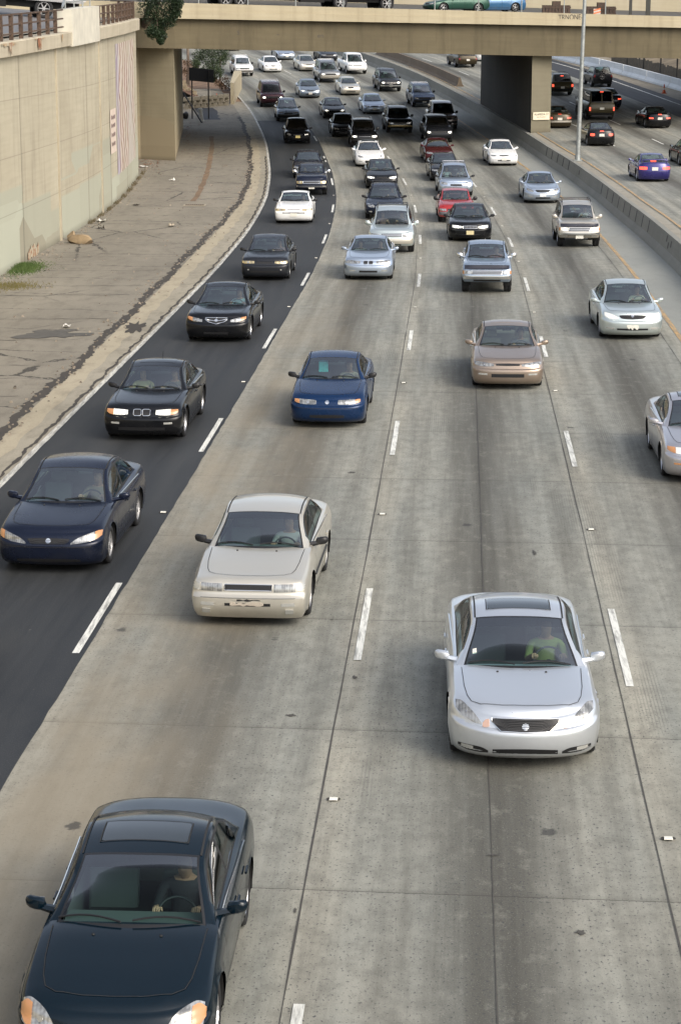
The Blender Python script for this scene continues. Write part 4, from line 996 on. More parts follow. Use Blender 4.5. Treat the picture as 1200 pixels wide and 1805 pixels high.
        def gp(y, f):
            X = xr(y); Z = zt(y); C = cr(y)
            if f <= 1: return (X*f, y+bw(y)*f*f, Z-C*f**2.4)
            g = f-1; yy = y+bw(y)
            k = int(0); yb = max(s.fb+.2, min(s.L-s.rb-.12, yy))
            xb = s.w*s.WZv(1)*arch_plan(yb, s.L)-.035; zb = s.zsh(yb)+.004
            ze = Z-C; bz = .02*math.sin(math.pi*g)
            if ze < zb: zb = ze-.002
            return (X+(xb-X)*g+bz, yy, ze+(zb-ze)*g)
        colsR = []
        grid = []
        for y in yr:
            row = [gp(y, f) for f in prof_]
            ids_r = list(range(len(V), len(V)+len(row))); V += row
            left = row[1:]; ids_l = list(range(len(V), len(V)+len(left))); V += [(-a, b, c) for a, b, c in left]
            grid.append((ids_r, [ids_r[0]]+ids_l))
        gl = {'windscreen': [], 'rear_window': [], 'side_window': []}
        ise = s.side_end if s.side_end else s.yd0-.28
        for a in range(nst-1):
            ya, yb = yr[a], yr[a+1]; ymid = (ya+yb)/2
            for sdn in (0, 1):
                A = grid[a][sdn]; Bq = grid[a+1][sdn]
                for c in range(len(prof_)-1):
                    q = (A[c], A[c+1], Bq[c+1], Bq[c]) if sdn else (A[c+1], A[c], Bq[c], Bq[c+1])
                    f1 = prof_[c+1]; f0 = prof_[c]; m = 0; tgt = None
                    if f1 <= gi+.001:
                        core = f1 <= gi-.03
                        if s.yc < ymid < s.yr0:
                            if core and s.yc+sl_ < ymid < s.yr0-sl_: tgt = 'windscreen'
                            else: m = 1
                        elif s.yr1 < ymid < s.yd0 and s.kind != 'nowin':
                            if core and s.yr1+sl_ < ymid < s.yd0-sl_: tgt = 'rear_window'
                            else: m = 1
                    elif f0 >= 1.069 and f1 <= 1.951:
                        yy = ymid
                        if s.yc+.28 < yy < ise:
                            tgt = 'side_window' if (f0 >= 1.139 and f1 <= 1.86 and not any(abs(yy-b_) < .05 for b_ in s.bp)) else None
                            if tgt is None: m = 1
                            # keep slivers near the pillars solid
                            if V[q[0]][2]-V[q[1]][2] == 0: m = 1
                    if tgt: gl[tgt].append((q, sdn, ymid))
                    else: Fc.append(q); MI.append(m)
        P = [(x, s.Y(y), z) for x, y, z in V]; s.P = P
        mats = [s.paint, M_black]
        s.body = mobj('body', P, Fc, mats, s.root, MI, True, 38)
        allf = Fc+[q for k in gl for q, _, _ in gl[k]]
        s.bvh = BVHTree.FromPolygons([Vector(p) for p in P], allf, epsilon=0)
        gm = s.__dict__.get('glass', M_glass); gs = s.__dict__.get('sglass', M_sglass)
        for nm in ('windscreen', 'rear_window'):
            if gl[nm]:
                o = s.sub(nm, [q for q, _, _ in gl[nm]], gm if nm == 'windscreen' else gs)
                if nm == 'windscreen' and s.hi > .5 and gm is M_glass:
                    o.data.materials.append(M_band)
                    for p, (_, _, ym) in zip(o.data.polygons, gl[nm]):
                        if ym > s.yr0-.17: p.material_index = 1
        for sdn in (0, 1):
            # front and rear side windows, split at the pillars
            cuts = [-9]+sorted(s.bp)+[99]
            for k in range(len(cuts)-1):
                qs = [q for q, sd0, ym in gl['side_window'] if sd0 == sdn and cuts[k] < ym < cuts[k+1]]
                if qs: s.sub('side_window', qs, gs)
        # wheel wells and underside
        mb = MB(); n = 14
        for sg in (1, -1):
            for cy, cz in wc:
                v = []
                for i in range(n+1):
                    a = math.pi*(-.08+1.16*i/n)
                    yy = cy-math.cos(a)*(Ra+.002); zz = cz+math.sin(a)*(Ra+.002)
                    v += [(sg*(s.w*.985), s.Y(yy), zz), (sg*(s.w-.30), s.Y(yy), zz)]
                mb.add(v, [(2*i, 2*i+2, 2*i+3, 2*i+1) for i in range(n)])
        zt_ = s.lip-.06
        mb.box((-s.w+.29, s.Y(.30), s.zs-.02), (s.w-.29, s.Y(L-.30), zt_))
        mb.box((-s.w+.06, s.Y(s.fo+Ra+.03), s.zs-.01), (s.w-.06, s.Y(s.fo+s.wb-Ra-.03), s.zs+.15))
        mb.box((-s.w*.55, s.Y(.24), s.zs-.012), (s.w*.55, s.Y(s.fo-Ra-.02), s.zs+.1))
        mb.build('underbody', M_under, s.root, smooth=False)
    def sub(s, name, quads, mat, parent=None):
        used = {}; v = []; f = []
        for q in quads:
            t = []
            for i in q:
                if i not in used: used[i] = len(v); v.append(s.P[i])
                t.append(used[i])
            f.append(t)
        return mobj(name, v, f, mat, parent or s.root)
    def cast(s, o, d):
        h = s.bvh.ray_cast(Vector(o), Vector(d)); return h[0], h[1]
    # a shell lying on the car seen from the front / back / side / top. cols: (u, v0, v1)
    def shell(s, name, cols, mat, view='front', off=.006, parent=None, nu=6, nv=4, sub=1, back=.012):
        P = []; m = []; n = len(cols)
        fu, fl, fh = [pchip([(i, c_[q]) for i, c_ in enumerate(cols)]) for q in range(3)]
        for i in range((n-1)*nu+1):
            t = i/nu; u, lo, hi_ = fu(t), fl(t), fh(t)
            P.append([(u, lo+(hi_-lo)*j/nv) for j in range(nv+1)])
        d = {'cam': Vector((0, math.cos(s.pitch), -math.sin(s.pitch))), 'front': Vector((0, 1, 0)), 'back': Vector((0, -1, 0)), 'left': Vector((1, 0, 0)), 'right': Vector((-1, 0, 0)), 'top': Vector((0, 0, -1))}[view]
        V = []; last = None
        for col in P:
            for (u, v) in col:
                if view in ('front', 'back'): o = Vector((u, -9*d.y, v))
                elif view == 'cam': o = Vector((u, s.Y(0), v/math.cos(s.pitch)))-d*6
                elif view == 'top': o = Vector((u, s.Y(v), 4))
                else: o = Vector((-5*d.x, s.Y(u), v))
                h, nn = s.cast(o, d)
                if h is None: h = last if last is not None else o+d*9
                else: last = h
                V.append((h, nn))
        nc = len(P); nr_ = nv+1; v2 = []; F = []
        for h, nn in V: v2.append(h-d*off)
        for i in range(nc-1):
            for j in range(nv): F.append((i*nr_+j, (i+1)*nr_+j, (i+1)*nr_+j+1, i*nr_+j+1))
        # turn the rim back into the car so the shell has an edge
        rim = [i*nr_ for i in range(nc)]+[(nc-1)*nr_+j for j in range(1, nr_)]+[i*nr_+nv for i in range(nc-2, -1, -1)]+[j for j in range(nv-1, 0, -1)]
        b = len(v2); v2 += [v2[i]+d*(off+back) for i in rim]; k = len(rim)
        F += [(rim[i], b+i, b+(i+1) % k, rim[(i+1) % k]) for i in range(k)]
        return mobj(name, v2, F, mat, parent or s.root, None, True, 40)
    def pair(s, name, cols, mat, view='front', **k):
        o = []
        for sg in (1, -1):
            if view in ('left', 'right'):
                vw = 'right' if sg > 0 else 'left'; o.append(s.shell(name, cols, mat, vw, **k))
            else: o.append(s.shell(name, [(sg*c[0],)+tuple(c[1:]) for c in cols], mat, view, **k))
        return o
    def disc(s, name, x, z, r, mat, view='front', off=.012, rx=None, parent=None):
        cols = []; n = 8; rx = rx or r
        for i in range(n+1):
            a = math.pi*i/n; u = -math.cos(a)*rx; h = max(.12*r, math.sin(a)*r); cols.append((x+u, z-h, z+h))
        return s.shell(name, cols, mat, view, off=off, nu=1, nv=3, parent=parent)
    def line(s, pts, view, wd=.009, mb=None, off=.006):   # ribbon along a polyline, used for panel gaps
        d = {'cam': Vector((0, math.cos(s.pitch), -math.sin(s.pitch))), 'front': Vector((0, 1, 0)), 'back': Vector((0, -1, 0)), 'left': Vector((1, 0, 0)), 'right': Vector((-1, 0, 0)), 'top': Vector((0, 0, -1))}[view]
        q = []
        for (a, b) in zip(pts[:-1], pts[1:]):
            n = max(2, int(math.hypot(b[0]-a[0], b[1]-a[1])/.03))
            for i in range(n): q.append((a[0]+(b[0]-a[0])*i/n, a[1]+(b[1]-a[1])*i/n))
        q.append(pts[-1]); V = []
        for u, v in q:
            if view in ('front', 'back'): o = Vector((u, -9*d.y, v))
            elif view == 'cam': o = Vector((u, s.Y(0), v/math.cos(s.pitch)))-d*6
            elif view == 'top': o = Vector((u, s.Y(v), 4))
            else: o = Vector((-5*d.x, s.Y(u), v))
            h, nn = s.cast(o, d)
            if h is None: continue
            V.append((h, nn))
        if len(V) < 2: return
        v2 = []
        for i, (h, nn) in enumerate(V):
            t = (V[min(i+1, len(V)-1)][0]-V[max(0, i-1)][0]).normalized()
            b = t.cross(nn).normalized()*wd/2; o = h+(nn if nn.dot(d) < 0 else -nn)*off
            v2 += [o-b, o+b]
        mb.add(v2, [(2*i, 2*i+1, 2*i+3, 2*i+2) for i in range(len(V)-1)])
    def bar(s, name, pts, r, mat, view='front', off=.01, parent=None, n=6, dens=.05):
        d = {'cam': Vector((0, math.cos(s.pitch), -math.sin(s.pitch))), 'front': Vector((0, 1, 0)), 'back': Vector((0, -1, 0)), 'top': Vector((0, 0, -1)), 'left': Vector((1, 0, 0)), 'right': Vector((-1, 0, 0))}[view]
        q = []
        for (a, b) in zip(pts[:-1], pts[1:]):
            k = max(1, int(math.hypot(b[0]-a[0], b[1]-a[1])/dens))
            q += [(a[0]+(b[0]-a[0])*i/k, a[1]+(b[1]-a[1])*i/k) for i in range(k)]
        q.append(pts[-1]); V = []
        for u, v in q:
            if view in ('front', 'back'): o = Vector((u, -9*d.y, v))
            elif view == 'cam': o = Vector((u, s.Y(0), v/math.cos(s.pitch)))-d*6
            elif view == 'top': o = Vector((u, s.Y(v), 4))
            else: o = Vector((-5*d.x, s.Y(u), v))
            h, _ = s.cast(o, d)
            if h is not None: V.append(h-d*off)
        if len(V) < 2: return None
        mb = MB().tube(V, r, 0, n); return mb.build(name, mat, parent or s.root)

_wm = {}
def wheel_meshes(r, style, w=.20):
    key = (round(r, 3), style)
    if key in _wm: return _wm[key]
    mb = MB(); h = w/2; ri = r*.66
    mb.lathe([(ri, -h*.9), (r*.80, -h), (r*.95, -h*.92), (r, -h*.6), (r, -h*.1), (r*.985, -h*.08), (r*.985, h*.08), (r, h*.1), (r, h*.6), (r*.95, h*.92), (r*.80, h), (ri, h*.9), (ri*.98, 0), (ri, -h*.9)], n=28)
    t = bpy.data.meshes.new('tyre'); t.from_pydata(mb.v, [], mb.f); t.materials.append(M_rubber)
    t.polygons.foreach_set('use_smooth', [True]*len(t.polygons))
    rm = MB(); e = h*.86
    rm.lathe([(ri*1.0, e*.95), (ri*.94, e), (ri*.90, e*.7), (ri*.84, -.02)], n=28)          # barrel; +X is outwards
    ns = {'five': 5, 'seven': 7, 'ten': 10, 'cap': 8, 'steel': 6}[style]
    hw = {'five': .30, 'seven': .18, 'ten': .10, 'cap': .30, 'steel': .36}[style]
    for i in range(ns):
        a = 2*math.pi*i/ns; v = []
        for rr, ww, xx in ((ri*.12, hw*.9, e*.86), (ri*.55, hw*.62, e*.80), (ri*.9, hw*.60, e*.84)):
            half = ww*(ri*.55 if rr < ri*.3 else ri*.6)*.5
            for sg in (-1, 1):
                v.append((xx, math.cos(a)*rr-math.sin(a)*half*sg, math.sin(a)*rr+math.cos(a)*half*sg))
        v += [(x-.03, y, z) for x, y, z in v]
        rm.add(v, [(0, 1, 3, 2), (2, 3, 5, 4), (6, 7, 1, 0), (0, 2, 8, 6), (2, 4, 10, 8), (1, 7, 9, 3), (3, 9, 11, 5)])
    rm.lathe([(ri*.26, e*.80), (ri*.22, e*.93), (.001, e*.95)], n=16)
    rm.lathe([(ri*.9, -.035), (.001, -.035)], n=20, m=1)
    q = bpy.data.meshes.new('rim'); q.from_pydata(rm.v, [], rm.f)
    q.materials.append(M_alloy if style in ('five', 'seven', 'ten') else M_cap); q.materials.append(M_under)
    q.polygons.foreach_set('material_index', rm.m)
    _wm[key] = (t, q); return _wm[key]

def add_wheels(c, style):
    t, q = wheel_meshes(c.r, style, .20 if c.r < .34 else .25)
    for sg in (1, -1):
        for k, cy in enumerate((c.fo, c.fo+c.wb)):
            w = bpy.data.objects.new('wheel', t); COL.objects.link(w); w.parent = c.root
            w.location = (sg*(c.w-.125 if c.r < .34 else c.w-.14), c.Y(cy), c.r)
            w.rotation_euler = (random.random()*6, 0, 0 if sg > 0 else math.pi)
            rm = bpy.data.objects.new('rim', q); COL.objects.link(rm); rm.parent = w

_seat = {}
def seat_mesh(wd, key):
    if key in _seat: return _seat[key]
    bm = bmesh.new()
    def blk(a, b, rot=0, c=(0, 0, 0)):
        r_ = bmesh.ops.create_cube(bm, size=1)
        for v in r_['verts']:
            v.co = Vector((v.co.x*(b[0]-a[0])+(a[0]+b[0])/2, v.co.y*(b[1]-a[1])+(a[1]+b[1])/2, v.co.z*(b[2]-a[2])+(a[2]+b[2])/2))
        if rot:
            bmesh.ops.rotate(bm, verts=r_['verts'], cent=c, matrix=Matrix.Rotation(rot, 3, 'X'))
    h = wd/2
    blk((-h, -.26, 0), (h, .26, .16)); blk((-h*.95, .20, .10), (h*.95, .33, .72), -R(16), (0, .26, .1))
    blk((-.13, .24, .75), (.13, .33, .93), -R(16), (0, .26, .1)); blk((-.05, .27, .7), (.05, .30, .78), -R(16), (0, .26, .1))
    bmesh.ops.bevel(bm, geom=bm.edges[:], offset=.035, segments=2, affect='EDGES', profile=.6)
    me = bpy.data.meshes.new('seat'); bm.to_mesh(me); bm.free()
    me.polygons.foreach_set('use_smooth', [True]*len(me.polygons)); _seat[key] = me; return me

def interior(c, col='grey', seats=True, rear=True):
    m = M_int[col]; root = c.root
    zd_ = c.zc-.05; y1 = c.yc+.10; x = c.w*.74
    mb = MB()
    pl = [(y1-.08, zd_-.04), (y1+.05, zd_-.015), (y1+.38, zd_+.0), (y1+.50, zd_-.05), (y1+.50, zd_-.35), (y1+.2, .4)]
    v = [(-x, c.Y(a), b) for a, b in pl]+[(x, c.Y(a), b) for a, b in pl]; n = len(pl)
    mb.add(v, [(i, i+1, n+i+1, n+i) for i in range(n-1)])
    yb = c.yd0-.08
    fl = [(y1, .32), (yb, .32)]
    mb.add([(-x-.03, c.Y(y1), .32), (x+.03, c.Y(y1), .32), (x+.03, c.Y(yb), .32), (-x-.03, c.Y(yb), .32)], [(0, 1, 2, 3)])
    for sg in (1, -1):                         # door linings up to the belt
        xx = sg*(x+.02); mb.add([(xx, c.Y(y1), .3), (xx, c.Y(yb), .3), (xx, c.Y(yb), c.belt-.02), (xx, c.Y(y1), c.belt-.04)], [(0, 1, 2, 3)])
    if c.kind in ('sedan', 'nowin'):
        mb.add([(-x, c.Y(yb+.05), c.zd-.02), (x, c.Y(yb+.05), c.zd-.02), (x, c.Y(yb-.42), c.zd-.07), (-x, c.Y(yb-.42), c.zd-.07), (-x, c.Y(yb-.45), .3), (x, c.Y(yb-.45), .3)],
               [(0, 1, 2, 3), (3, 2, 5, 4)])
    else:
        mb.add([(-x, c.Y(yb+.05), c.zd-.05), (x, c.Y(yb+.05), c.zd-.05), (x, c.Y(yb+.05), .3), (-x, c.Y(yb+.05), .3)], [(0, 1, 2, 3)])
    mb.build('cabin', m, root, smooth=False)
    if not seats: return
    zs = c.zr-1.17; ys = c.yr0+.20
    me = seat_mesh(.50, 'front')
    for sg in (1, -1):
        for yy in ((ys, ys+.85) if rear and c.yd0-ys > 1.45 else (ys,)):
            o = bpy.data.objects.new('seat', me); COL.objects.link(o); o.parent = root
            if not o.data.materials: o.data.materials.append(m)
            o.material_slots[0].link = 'OBJECT'; o.material_slots[0].material = m
            o.location = (sg*.36*c.w/.875, c.Y(yy), zs)
    mb = MB(); cx = .36*c.w/.875; cy = c.Y(ys-.42); cz = zs+.57; q = []
    tilt = R(28)
    for i in range(25):
        a = 2*math.pi*i/24; q.append((cx+.185*math.cos(a), cy+.185*math.sin(a)*math.sin(tilt), cz+.185*math.sin(a)*math.cos(tilt)))
    mb.tube(q, .014, cap=False)
    for a in (0, math.pi, -math.pi/2):
        mb.tube([(cx, cy-.02, cz), (cx+.18*math.cos(a), cy+.18*math.sin(a)*math.sin(tilt), cz+.18*math.sin(a)*math.cos(tilt))], .016)
    mb.tube([(cx, cy-.3, cz-.12), (cx, cy, cz)], .035)
    mb.build('steering_wheel', M_black, root)
    mb = MB().box((-.11, c.Y(c.yr0-.02), c.zr0-.13), (.11, c.Y(c.yr0+.01), c.zr0-.075)).tube([(0, c.Y(c.yr0-.01), c.zr0-.09), (0, c.Y(c.yr0-.03), c.zr0-.01)], .01)
    mb.build('rear_view_mirror', M_black, root)
    c.seat_pos = (cx, c.Y(ys), zs)

def mirrors(c, mat, big=False, y=None, z=None, sx=1.):
    y = y if y is not None else c.yc+.42; z = z if z is not None else c.belt+.075
    for sg in (1, -1):
        mb = MB(); x0 = sg*(c.w*.86); x1 = sg*(c.w+.065*sx); n = 10
        W_, Hh, Dp = (.10*sx, .062, .055) if not big else (.105, .095, .06)
        rings = []
        for t in (-1, -.85, -.4, 0.1, .55, .85, 1):
            k = (1-abs(t)**3.2)**(1/2.2)
            for i in range(n):
                a = 2*math.pi*i/n; ca, sa = math.cos(a), math.sin(a)
                pw = lambda q: math.copysign(abs(q)**.75, q)
                rings.append((x1+sg*(t*W_), c.Y(y)+(pw(ca)*Dp*k if ca < 0 else pw(ca)*Dp*.35*k)+.03*max(0, t), z+pw(sa)*Hh*k+.012*t))
        mb.add(rings, [(i*n+k, i*n+(k+1) % n, (i+1)*n+(k+1) % n, (i+1)*n+k) for i in range(6) for k in range(n)])
        mb.tube([(x0, c.Y(y-.02), z-.06), (x1-sg*W_*.5, c.Y(y-.005), z-.035)], [.045, .032], n=6)
        o = mb.build('wing_mirror', mat, c.root)
        g = MB().box((min(x1-sg*W_*.8, x1+sg*W_*.8), c.Y(y)+Dp*.33, z-Hh*.75), (max(x1-sg*W_*.8, x1+sg*W_*.8), c.Y(y)+Dp*.40, z+Hh*.75))
        g.build('mirror_glass', M_mirror, o)

def wipers(c):
    for x0, x1 in ((.62, .02), (-.08, -.66)):
        q = []
        for i in range(7):
            t = i/6; x = x0+(x1-x0)*t; y = c.yc+.045+.05*math.sin(t*math.pi*.9)+c.bow*(x/(c.w*c.xrf))**2
            h, _ = c.cast((x, c.Y(y), 4), (0, 0, -1))
            if h: q.append(h+Vector((0, -.01, .012)))
        if len(q) > 2: MB().tube(q, .010, n=5).build('wiper', M_black, c.root)

def seams(c, hoodx=.62, doors=True, boot=False):
    w = c.w; L = c.L
    def ln(pts, vw, wd=.009, nm='panel_gap'):
        mb = MB(); c.line(pts, vw, wd, mb)
        if mb.v: mb.build(nm, M_gap, c.root, smooth=False)
    for sg in (1, -1):
        ln([(sg*w*(c.xro-.035), c.yr0+.06), (sg*w*(c.xro-.035), c.yr1-.05)], 'top', .02, 'roof_channel')
        if doors:
            vw = 'right' if sg > 0 else 'left'
            y1 = c.fo+c.r+.30; zb = c.belt-.02
            ln([(c.bp[0], .30), (y1, .30), (y1, zb-.06)], vw)
            for b_ in c.bp[:1]: ln([(b_, .30), (b_, zb)], vw)
            if c.kind != 'pickup': ln([(c.bp[0], .30), (c.fo+c.wb-.42, .30), (c.fo+c.wb-.34, zb)], vw)
    f = c.Fv(1); hp = [(w*(hoodx+.19), c.yc+.06), (w*(hoodx+.165), .8), (w*(hoodx+.13), .40+f), (w*(hoodx+.08), .26+f), (w*(hoodx-.04), .18+f), (w*.3, .135+f)]
    ln([(-x, y) for x, y in hp]+[(0, .125+f)]+hp[::-1], 'top', .008, 'bonnet_gap')
    if c.hi > .9:
        for sg in (1, -1):
            h, _ = c.cast((sg*.3, c.Y(c.yc-.12), 4), (0, 0, -1))
            if h: MB().lathe([(.016, 0), (.013, .012), (.001, .014)], h, 8, axis='Z').build('washer_jet', M_black, c.root)

def handles(c, mat):
    for sg in (1, -1):
        vw = 'right' if sg > 0 else 'left'
        for y in [b_-.14 for b_ in c.bp[:1]]+([c.fo+c.wb-.42] if c.kind != 'pickup' else []):
            c.bar('door_handle', [(y-.08, c.belt-.13), (y+.08, c.belt-.125)], .014, mat, vw, off=.02)

def rails(c, mat=None):
    mat = mat or M_black
    for sg in (1, -1):
        q = [(sg*c.w*(c.xro-.05), c.Y(y), c.zt(y)+z) for y, z in ((c.yr0+.35, .0), (c.yr0+.45, .06), (c.yrm, .065), (c.yr1-.45, .07), (c.yr1-.3, 0))]
        MB().tube(q, .018, n=6).build('roof_rail', mat, c.root)
    for y in (c.yr0+.7, c.yr1-.7):
        MB().tube([(-c.w*(c.xro-.05), c.Y(y), c.zt(y)+.06), (c.w*(c.xro-.05), c.Y(y), c.zt(y)+.06)], .014, n=6).build('roof_crossbar', mat, c.root)

def front_face(c, k):
    w = c.w; vw = k.get('view', 'front'); lm = M_lampwarm if k.get('warm') else M_lamp
    H = k.get('hl', [(.40, .575, .655), (.60, .57, .675), (.76, .585, .69), (.82, .61, .69)])
    for o in c.pair('headlight', H, M_lamplit if k.get('lit') and not k.get('warm') else lm, vw, nv=6, nu=7):
        if True:
            sg = 1 if o.data.vertices[0].co.x > 0 else -1
            if k.get('lens', True):
                xs = k.get('bulb', [(H[0][0]+H[-1][0])/2])
                for xb in xs:
                    zz = np.interp(xb, [q[0] for q in H], [(q[1]+q[2])/2 for q in H]); rr = .8*min((q[2]-q[1])/2 for q in H[:-1])
                    c.disc('bulb', sg*xb, zz, rr, M_lit if k.get('lit') else M_refl, vw, parent=o)
    if k.get('ind'): c.pair('indicator', k['ind'], M_amber, vw, nv=6, nu=7, off=.014)
    g = k.get('grille', [(-.30, .585, .665), (0, .575, .67), (.30, .585, .665)])
    if g:
        go = c.shell('grille', g, k.get('gmat', M_black), vw, nu=6, nv=3, off=.007)
        gx = g[-1][0]-.015; zs = [q[1] for q in g]; ze = [q[2] for q in g]; xs = [q[0] for q in g]
        nb = k.get('gbars', 3)
        for i in range(nb):
            t = (i+1)/(nb+1)
            pts = [(x, np.interp(x, xs, zs)*(1-t)+np.interp(x, xs, ze)*t) for x in (-gx, -gx/2, 0, gx/2, gx)]
            c.bar('grille_bar', pts, k.get('gbr', .006), k.get('gbm', M_gbar), vw, off=.014, parent=go)
        if k.get('chrome'):
            pts = [(x, b_) for x, a, b_ in g]+[(x, a) for x, a, b_ in g[::-1]]+[(g[0][0], g[0][2])]
            c.bar('grille_surround', pts, k.get('cr', .012), M_chrome, vw, off=.010, parent=go, n=6)
    if k.get('badge'): c.disc('badge', 0, k['badge'], .042, M_chrome, vw, off=.016)
    it = k.get('intake', [(-.38, .30, .37), (0, .29, .375), (.38, .30, .37)])
    if it: c.shell('air_intake', it, M_black, vw, nu=5, nv=2, off=.005)
    if k.get('fog'): c.pair('fog_light', k['fog'], M_fogl if not k.get('foga') else M_amber, vw, nu=3, nv=2)
    pz = k.get('plate', None)
    if pz:
        h, _ = c.cast((0, -9, pz), (0, 1, 0))
        if h: MB().box((-.155, h.y-.022, pz-.08), (.155, h.y-.010, pz+.08)).build('number_plate', k.get('platem', M_plate), c.root, smooth=False)
    if k.get('bumper'):
        zb = k['bumper']; c.shell('bumper', [(-w*.93, zb[0], zb[1]), (-w*.6, zb[0], zb[1]), (0, zb[0], zb[1]), (w*.6, zb[0], zb[1]), (w*.93, zb[0], zb[1])], k.get('bm', M_chrome), off=.035, back=.05)
    mb = MB(); c.line([(-w*.8, .475), (0, .47), (w*.8, .475)], 'front', .007, mb) if k.get('crease') else None
    if mb.v: mb.build('bumper_gap', M_gap, c.root)

def rear_face(c, k):
    w = c.w; tm = M_taillit if k.get('lit', True) else M_tail
    H = k.get('tl', [(.48, .72, .84), (.66, .72, .85), (.82, .73, .85)])
    c.pair('tail_light', H, tm, 'back', nv=3, nu=3)
    pz = k.get('plate', .62)
    h, _ = c.cast((0, 9, pz), (0, -1, 0))
    if h: MB().box((-.155, h.y+.010, pz-.08), (.155, h.y+.022, pz+.08)).build('number_plate', M_plate, c.root, smooth=False)
    if k.get('garnish'): c.shell('rear_garnish', k['garnish'], k.get('garm', M_tail), 'back', nu=4, nv=2)
    if k.get('brake'): c.shell('brake_light', [(-.12, k['brake']-.025, k['brake']+.025), (.12, k['brake']-.025, k['brake']+.025)], tm, 'back', nu=3, nv=1, off=.02)
    if k.get('bumper'):
        zb = k['bumper']; c.shell('bumper', [(-w*.93, zb[0], zb[1]), (0, zb[0], zb[1]), (w*.93, zb[0], zb[1])], k.get('bm', M_black), 'back', nu=6, off=.035, back=.05)
    mb = MB()
    if c.kind == 'sedan': c.line([(-w*.7, .90), (-w*.7, .56), (w*.7, .56), (w*.7, .90)], 'back', .008, mb)
    else: c.line([(-w*.82, c.zd), (-w*.80, .55), (w*.80, .55), (w*.82, c.zd)], 'back', .010, mb)
    if mb.v: mb.build('tailgate_gap', M_gap, c.root)
# ------------------------------------------------------------------ people in the cars
M_skin = simple('skin', (.36, .20, .13), .55, var=.08)
M_hair = simple('hair_dark', (.02, .015, .012), .6)
def person_mesh():
    # seated, facing -Y, hands on a wheel at (0,-.42,.47) from the seat origin
    J = []; E_ = []
    def j(p, r): J.append((p, r)); return len(J)-1
    pel = j((0, .12, .20), (.15, .13)); w1 = j((0, .17, .36), (.145, .10)); w2 = j((0, .21, .52), (.155, .10)); ch = j((0, .23, .62), (.13, .095)); nk = j((0, .22, .71), (.055, .055)); hb = j((0, .19, .79), (.075, .085)); ht = j((0, .185, .88), (.082, .095)); hp = j((0, .19, .95), (.055, .065))
    for a, b in ((pel, w1), (w1, w2), (w2, ch), (ch, nk), (nk, hb), (hb, ht), (ht, hp)): E_.append((a, b))
    cf = j((0, .105, .815), (.018, .016)); E_.append((hb, cf))      # nose
    for sg in (1, -1):
        sh = j((sg*.19, .22, .63), (.062, .062)); el = j((sg*.25, .0, .46), (.045, .045)); wr = j((sg*.20, -.33, .62), (.028, .028)); pa = j((sg*.185, -.40, .65), (.034, .022))
        E_.extend([(ch, sh), (sh, el), (el, wr), (wr, pa)])
        for k, (dx, dz, l) in enumerate(((-.028, .012, .065), (-.010, .02, .075), (.010, .018, .07), (.026, .008, .055))):
            f1 = j((sg*(.185+dx), -.44, .655+dz), (.009, .009)); f2 = j((sg*(.185+dx), -.44-.03, .655+dz-.03), (.008, .008)); f3 = j((sg*(.185+dx), -.44-.012, .655+dz-l), (.007, .007)); E_.extend([(pa, f1), (f1, f2), (f2, f3)])
        t1 = j((sg*.145, -.39, .645), (.011, .011)); t2 = j((sg*.135, -.42, .62), (.009, .009)); E_.extend([(wr, t1), (t1, t2)])
        hp_ = j((sg*.10, .08, .20), (.10, .09)); kn = j((sg*.14, -.34, .27), (.065, .065)); an = j((sg*.13, -.62, -.05), (.045, .045)); to = j((sg*.13, -.78, -.03), (.04, .03)); E_.extend([(pel, hp_), (hp_, kn), (kn, an), (an, to)])
    me = bpy.data.meshes.new('sk'); me.from_pydata([p for p, r in J], E_, []); o = bpy.data.objects.new('sk', me); COL.objects.link(o)
    sk = o.modifiers.new('s', 'SKIN'); sk.use_smooth_shade = True; su = o.modifiers.new('u', 'SUBSURF'); su.levels = 1; su.render_levels = 1
    for i, (p, r) in enumerate(J): me.skin_vertices[0].data[i].radius = r
    me.skin_vertices[0].data[0].use_root = True
    bpy.context.view_layer.update()
    m = bpy.data.meshes.new_from_object(o.evaluated_get(bpy.context.evaluated_depsgraph_get())); bpy.data.objects.remove(o)
    m.materials.clear()
    for q in (M_skin, simple('shirt', (.3, .3, .3), .85), simple('trousers', (.03, .035, .05), .85)): m.materials.append(q)
    for p in m.polygons:
        c = p.center; r = math.hypot(c.x, 0)
        if c.z > .69 and r < .13: p.material_index = 0
        elif c.y < -.02 and c.z > .36: p.material_index = 0
        elif c.z < .30: p.material_index = 2
        else: p.material_index = 1
        p.use_smooth = True
    return m
PM = person_mesh()
hm = bmesh.new(); bmesh.ops.create_uvsphere(hm, u_segments=16, v_segments=12, radius=1)
for v in hm.verts:
    c = v.co
    if c.y < -.25 and c.z < .35: c.y *= .55; c.z = max(c.z, -.2)*.6+.3
    v.co = Vector((c.x*.092, c.y*.115+.205, c.z*.10+.91))
HM = bpy.data.meshes.new('hair'); hm.to_mesh(HM); hm.free(); HM.materials.append(M_hair); HM.polygons.foreach_set('use_smooth', [True]*len(HM.polygons))
def person(c, label, shirt, side=1, hair=(.02, .015, .012), group=None):
    x, y, z = c.seat_pos; x = x if side > 0 else -x
    o = bpy.data.objects.new('person', PM); COL.objects.link(o)
    Mx = Matrix.Translation(c.root.location) @ c.root.rotation_euler.to_matrix().to_4x4()
    o.location = Mx @ Vector((x, y, z)); o.rotation_euler = c.root.rotation_euler
    o.material_slots[1].link = 'OBJECT'; o.material_slots[1].material = simple('shirt_'+label[:30], shirt, .85, var=.1)
    h = bpy.data.objects.new('hair', HM); COL.objects.link(h); h.parent = o
    h.material_slots[0].link = 'OBJECT'; h.material_slots[0].material = simple('hair_%s' % str(hair), hair, .6)
    return tag(o, label, 'person', 'people sitting in the cars')

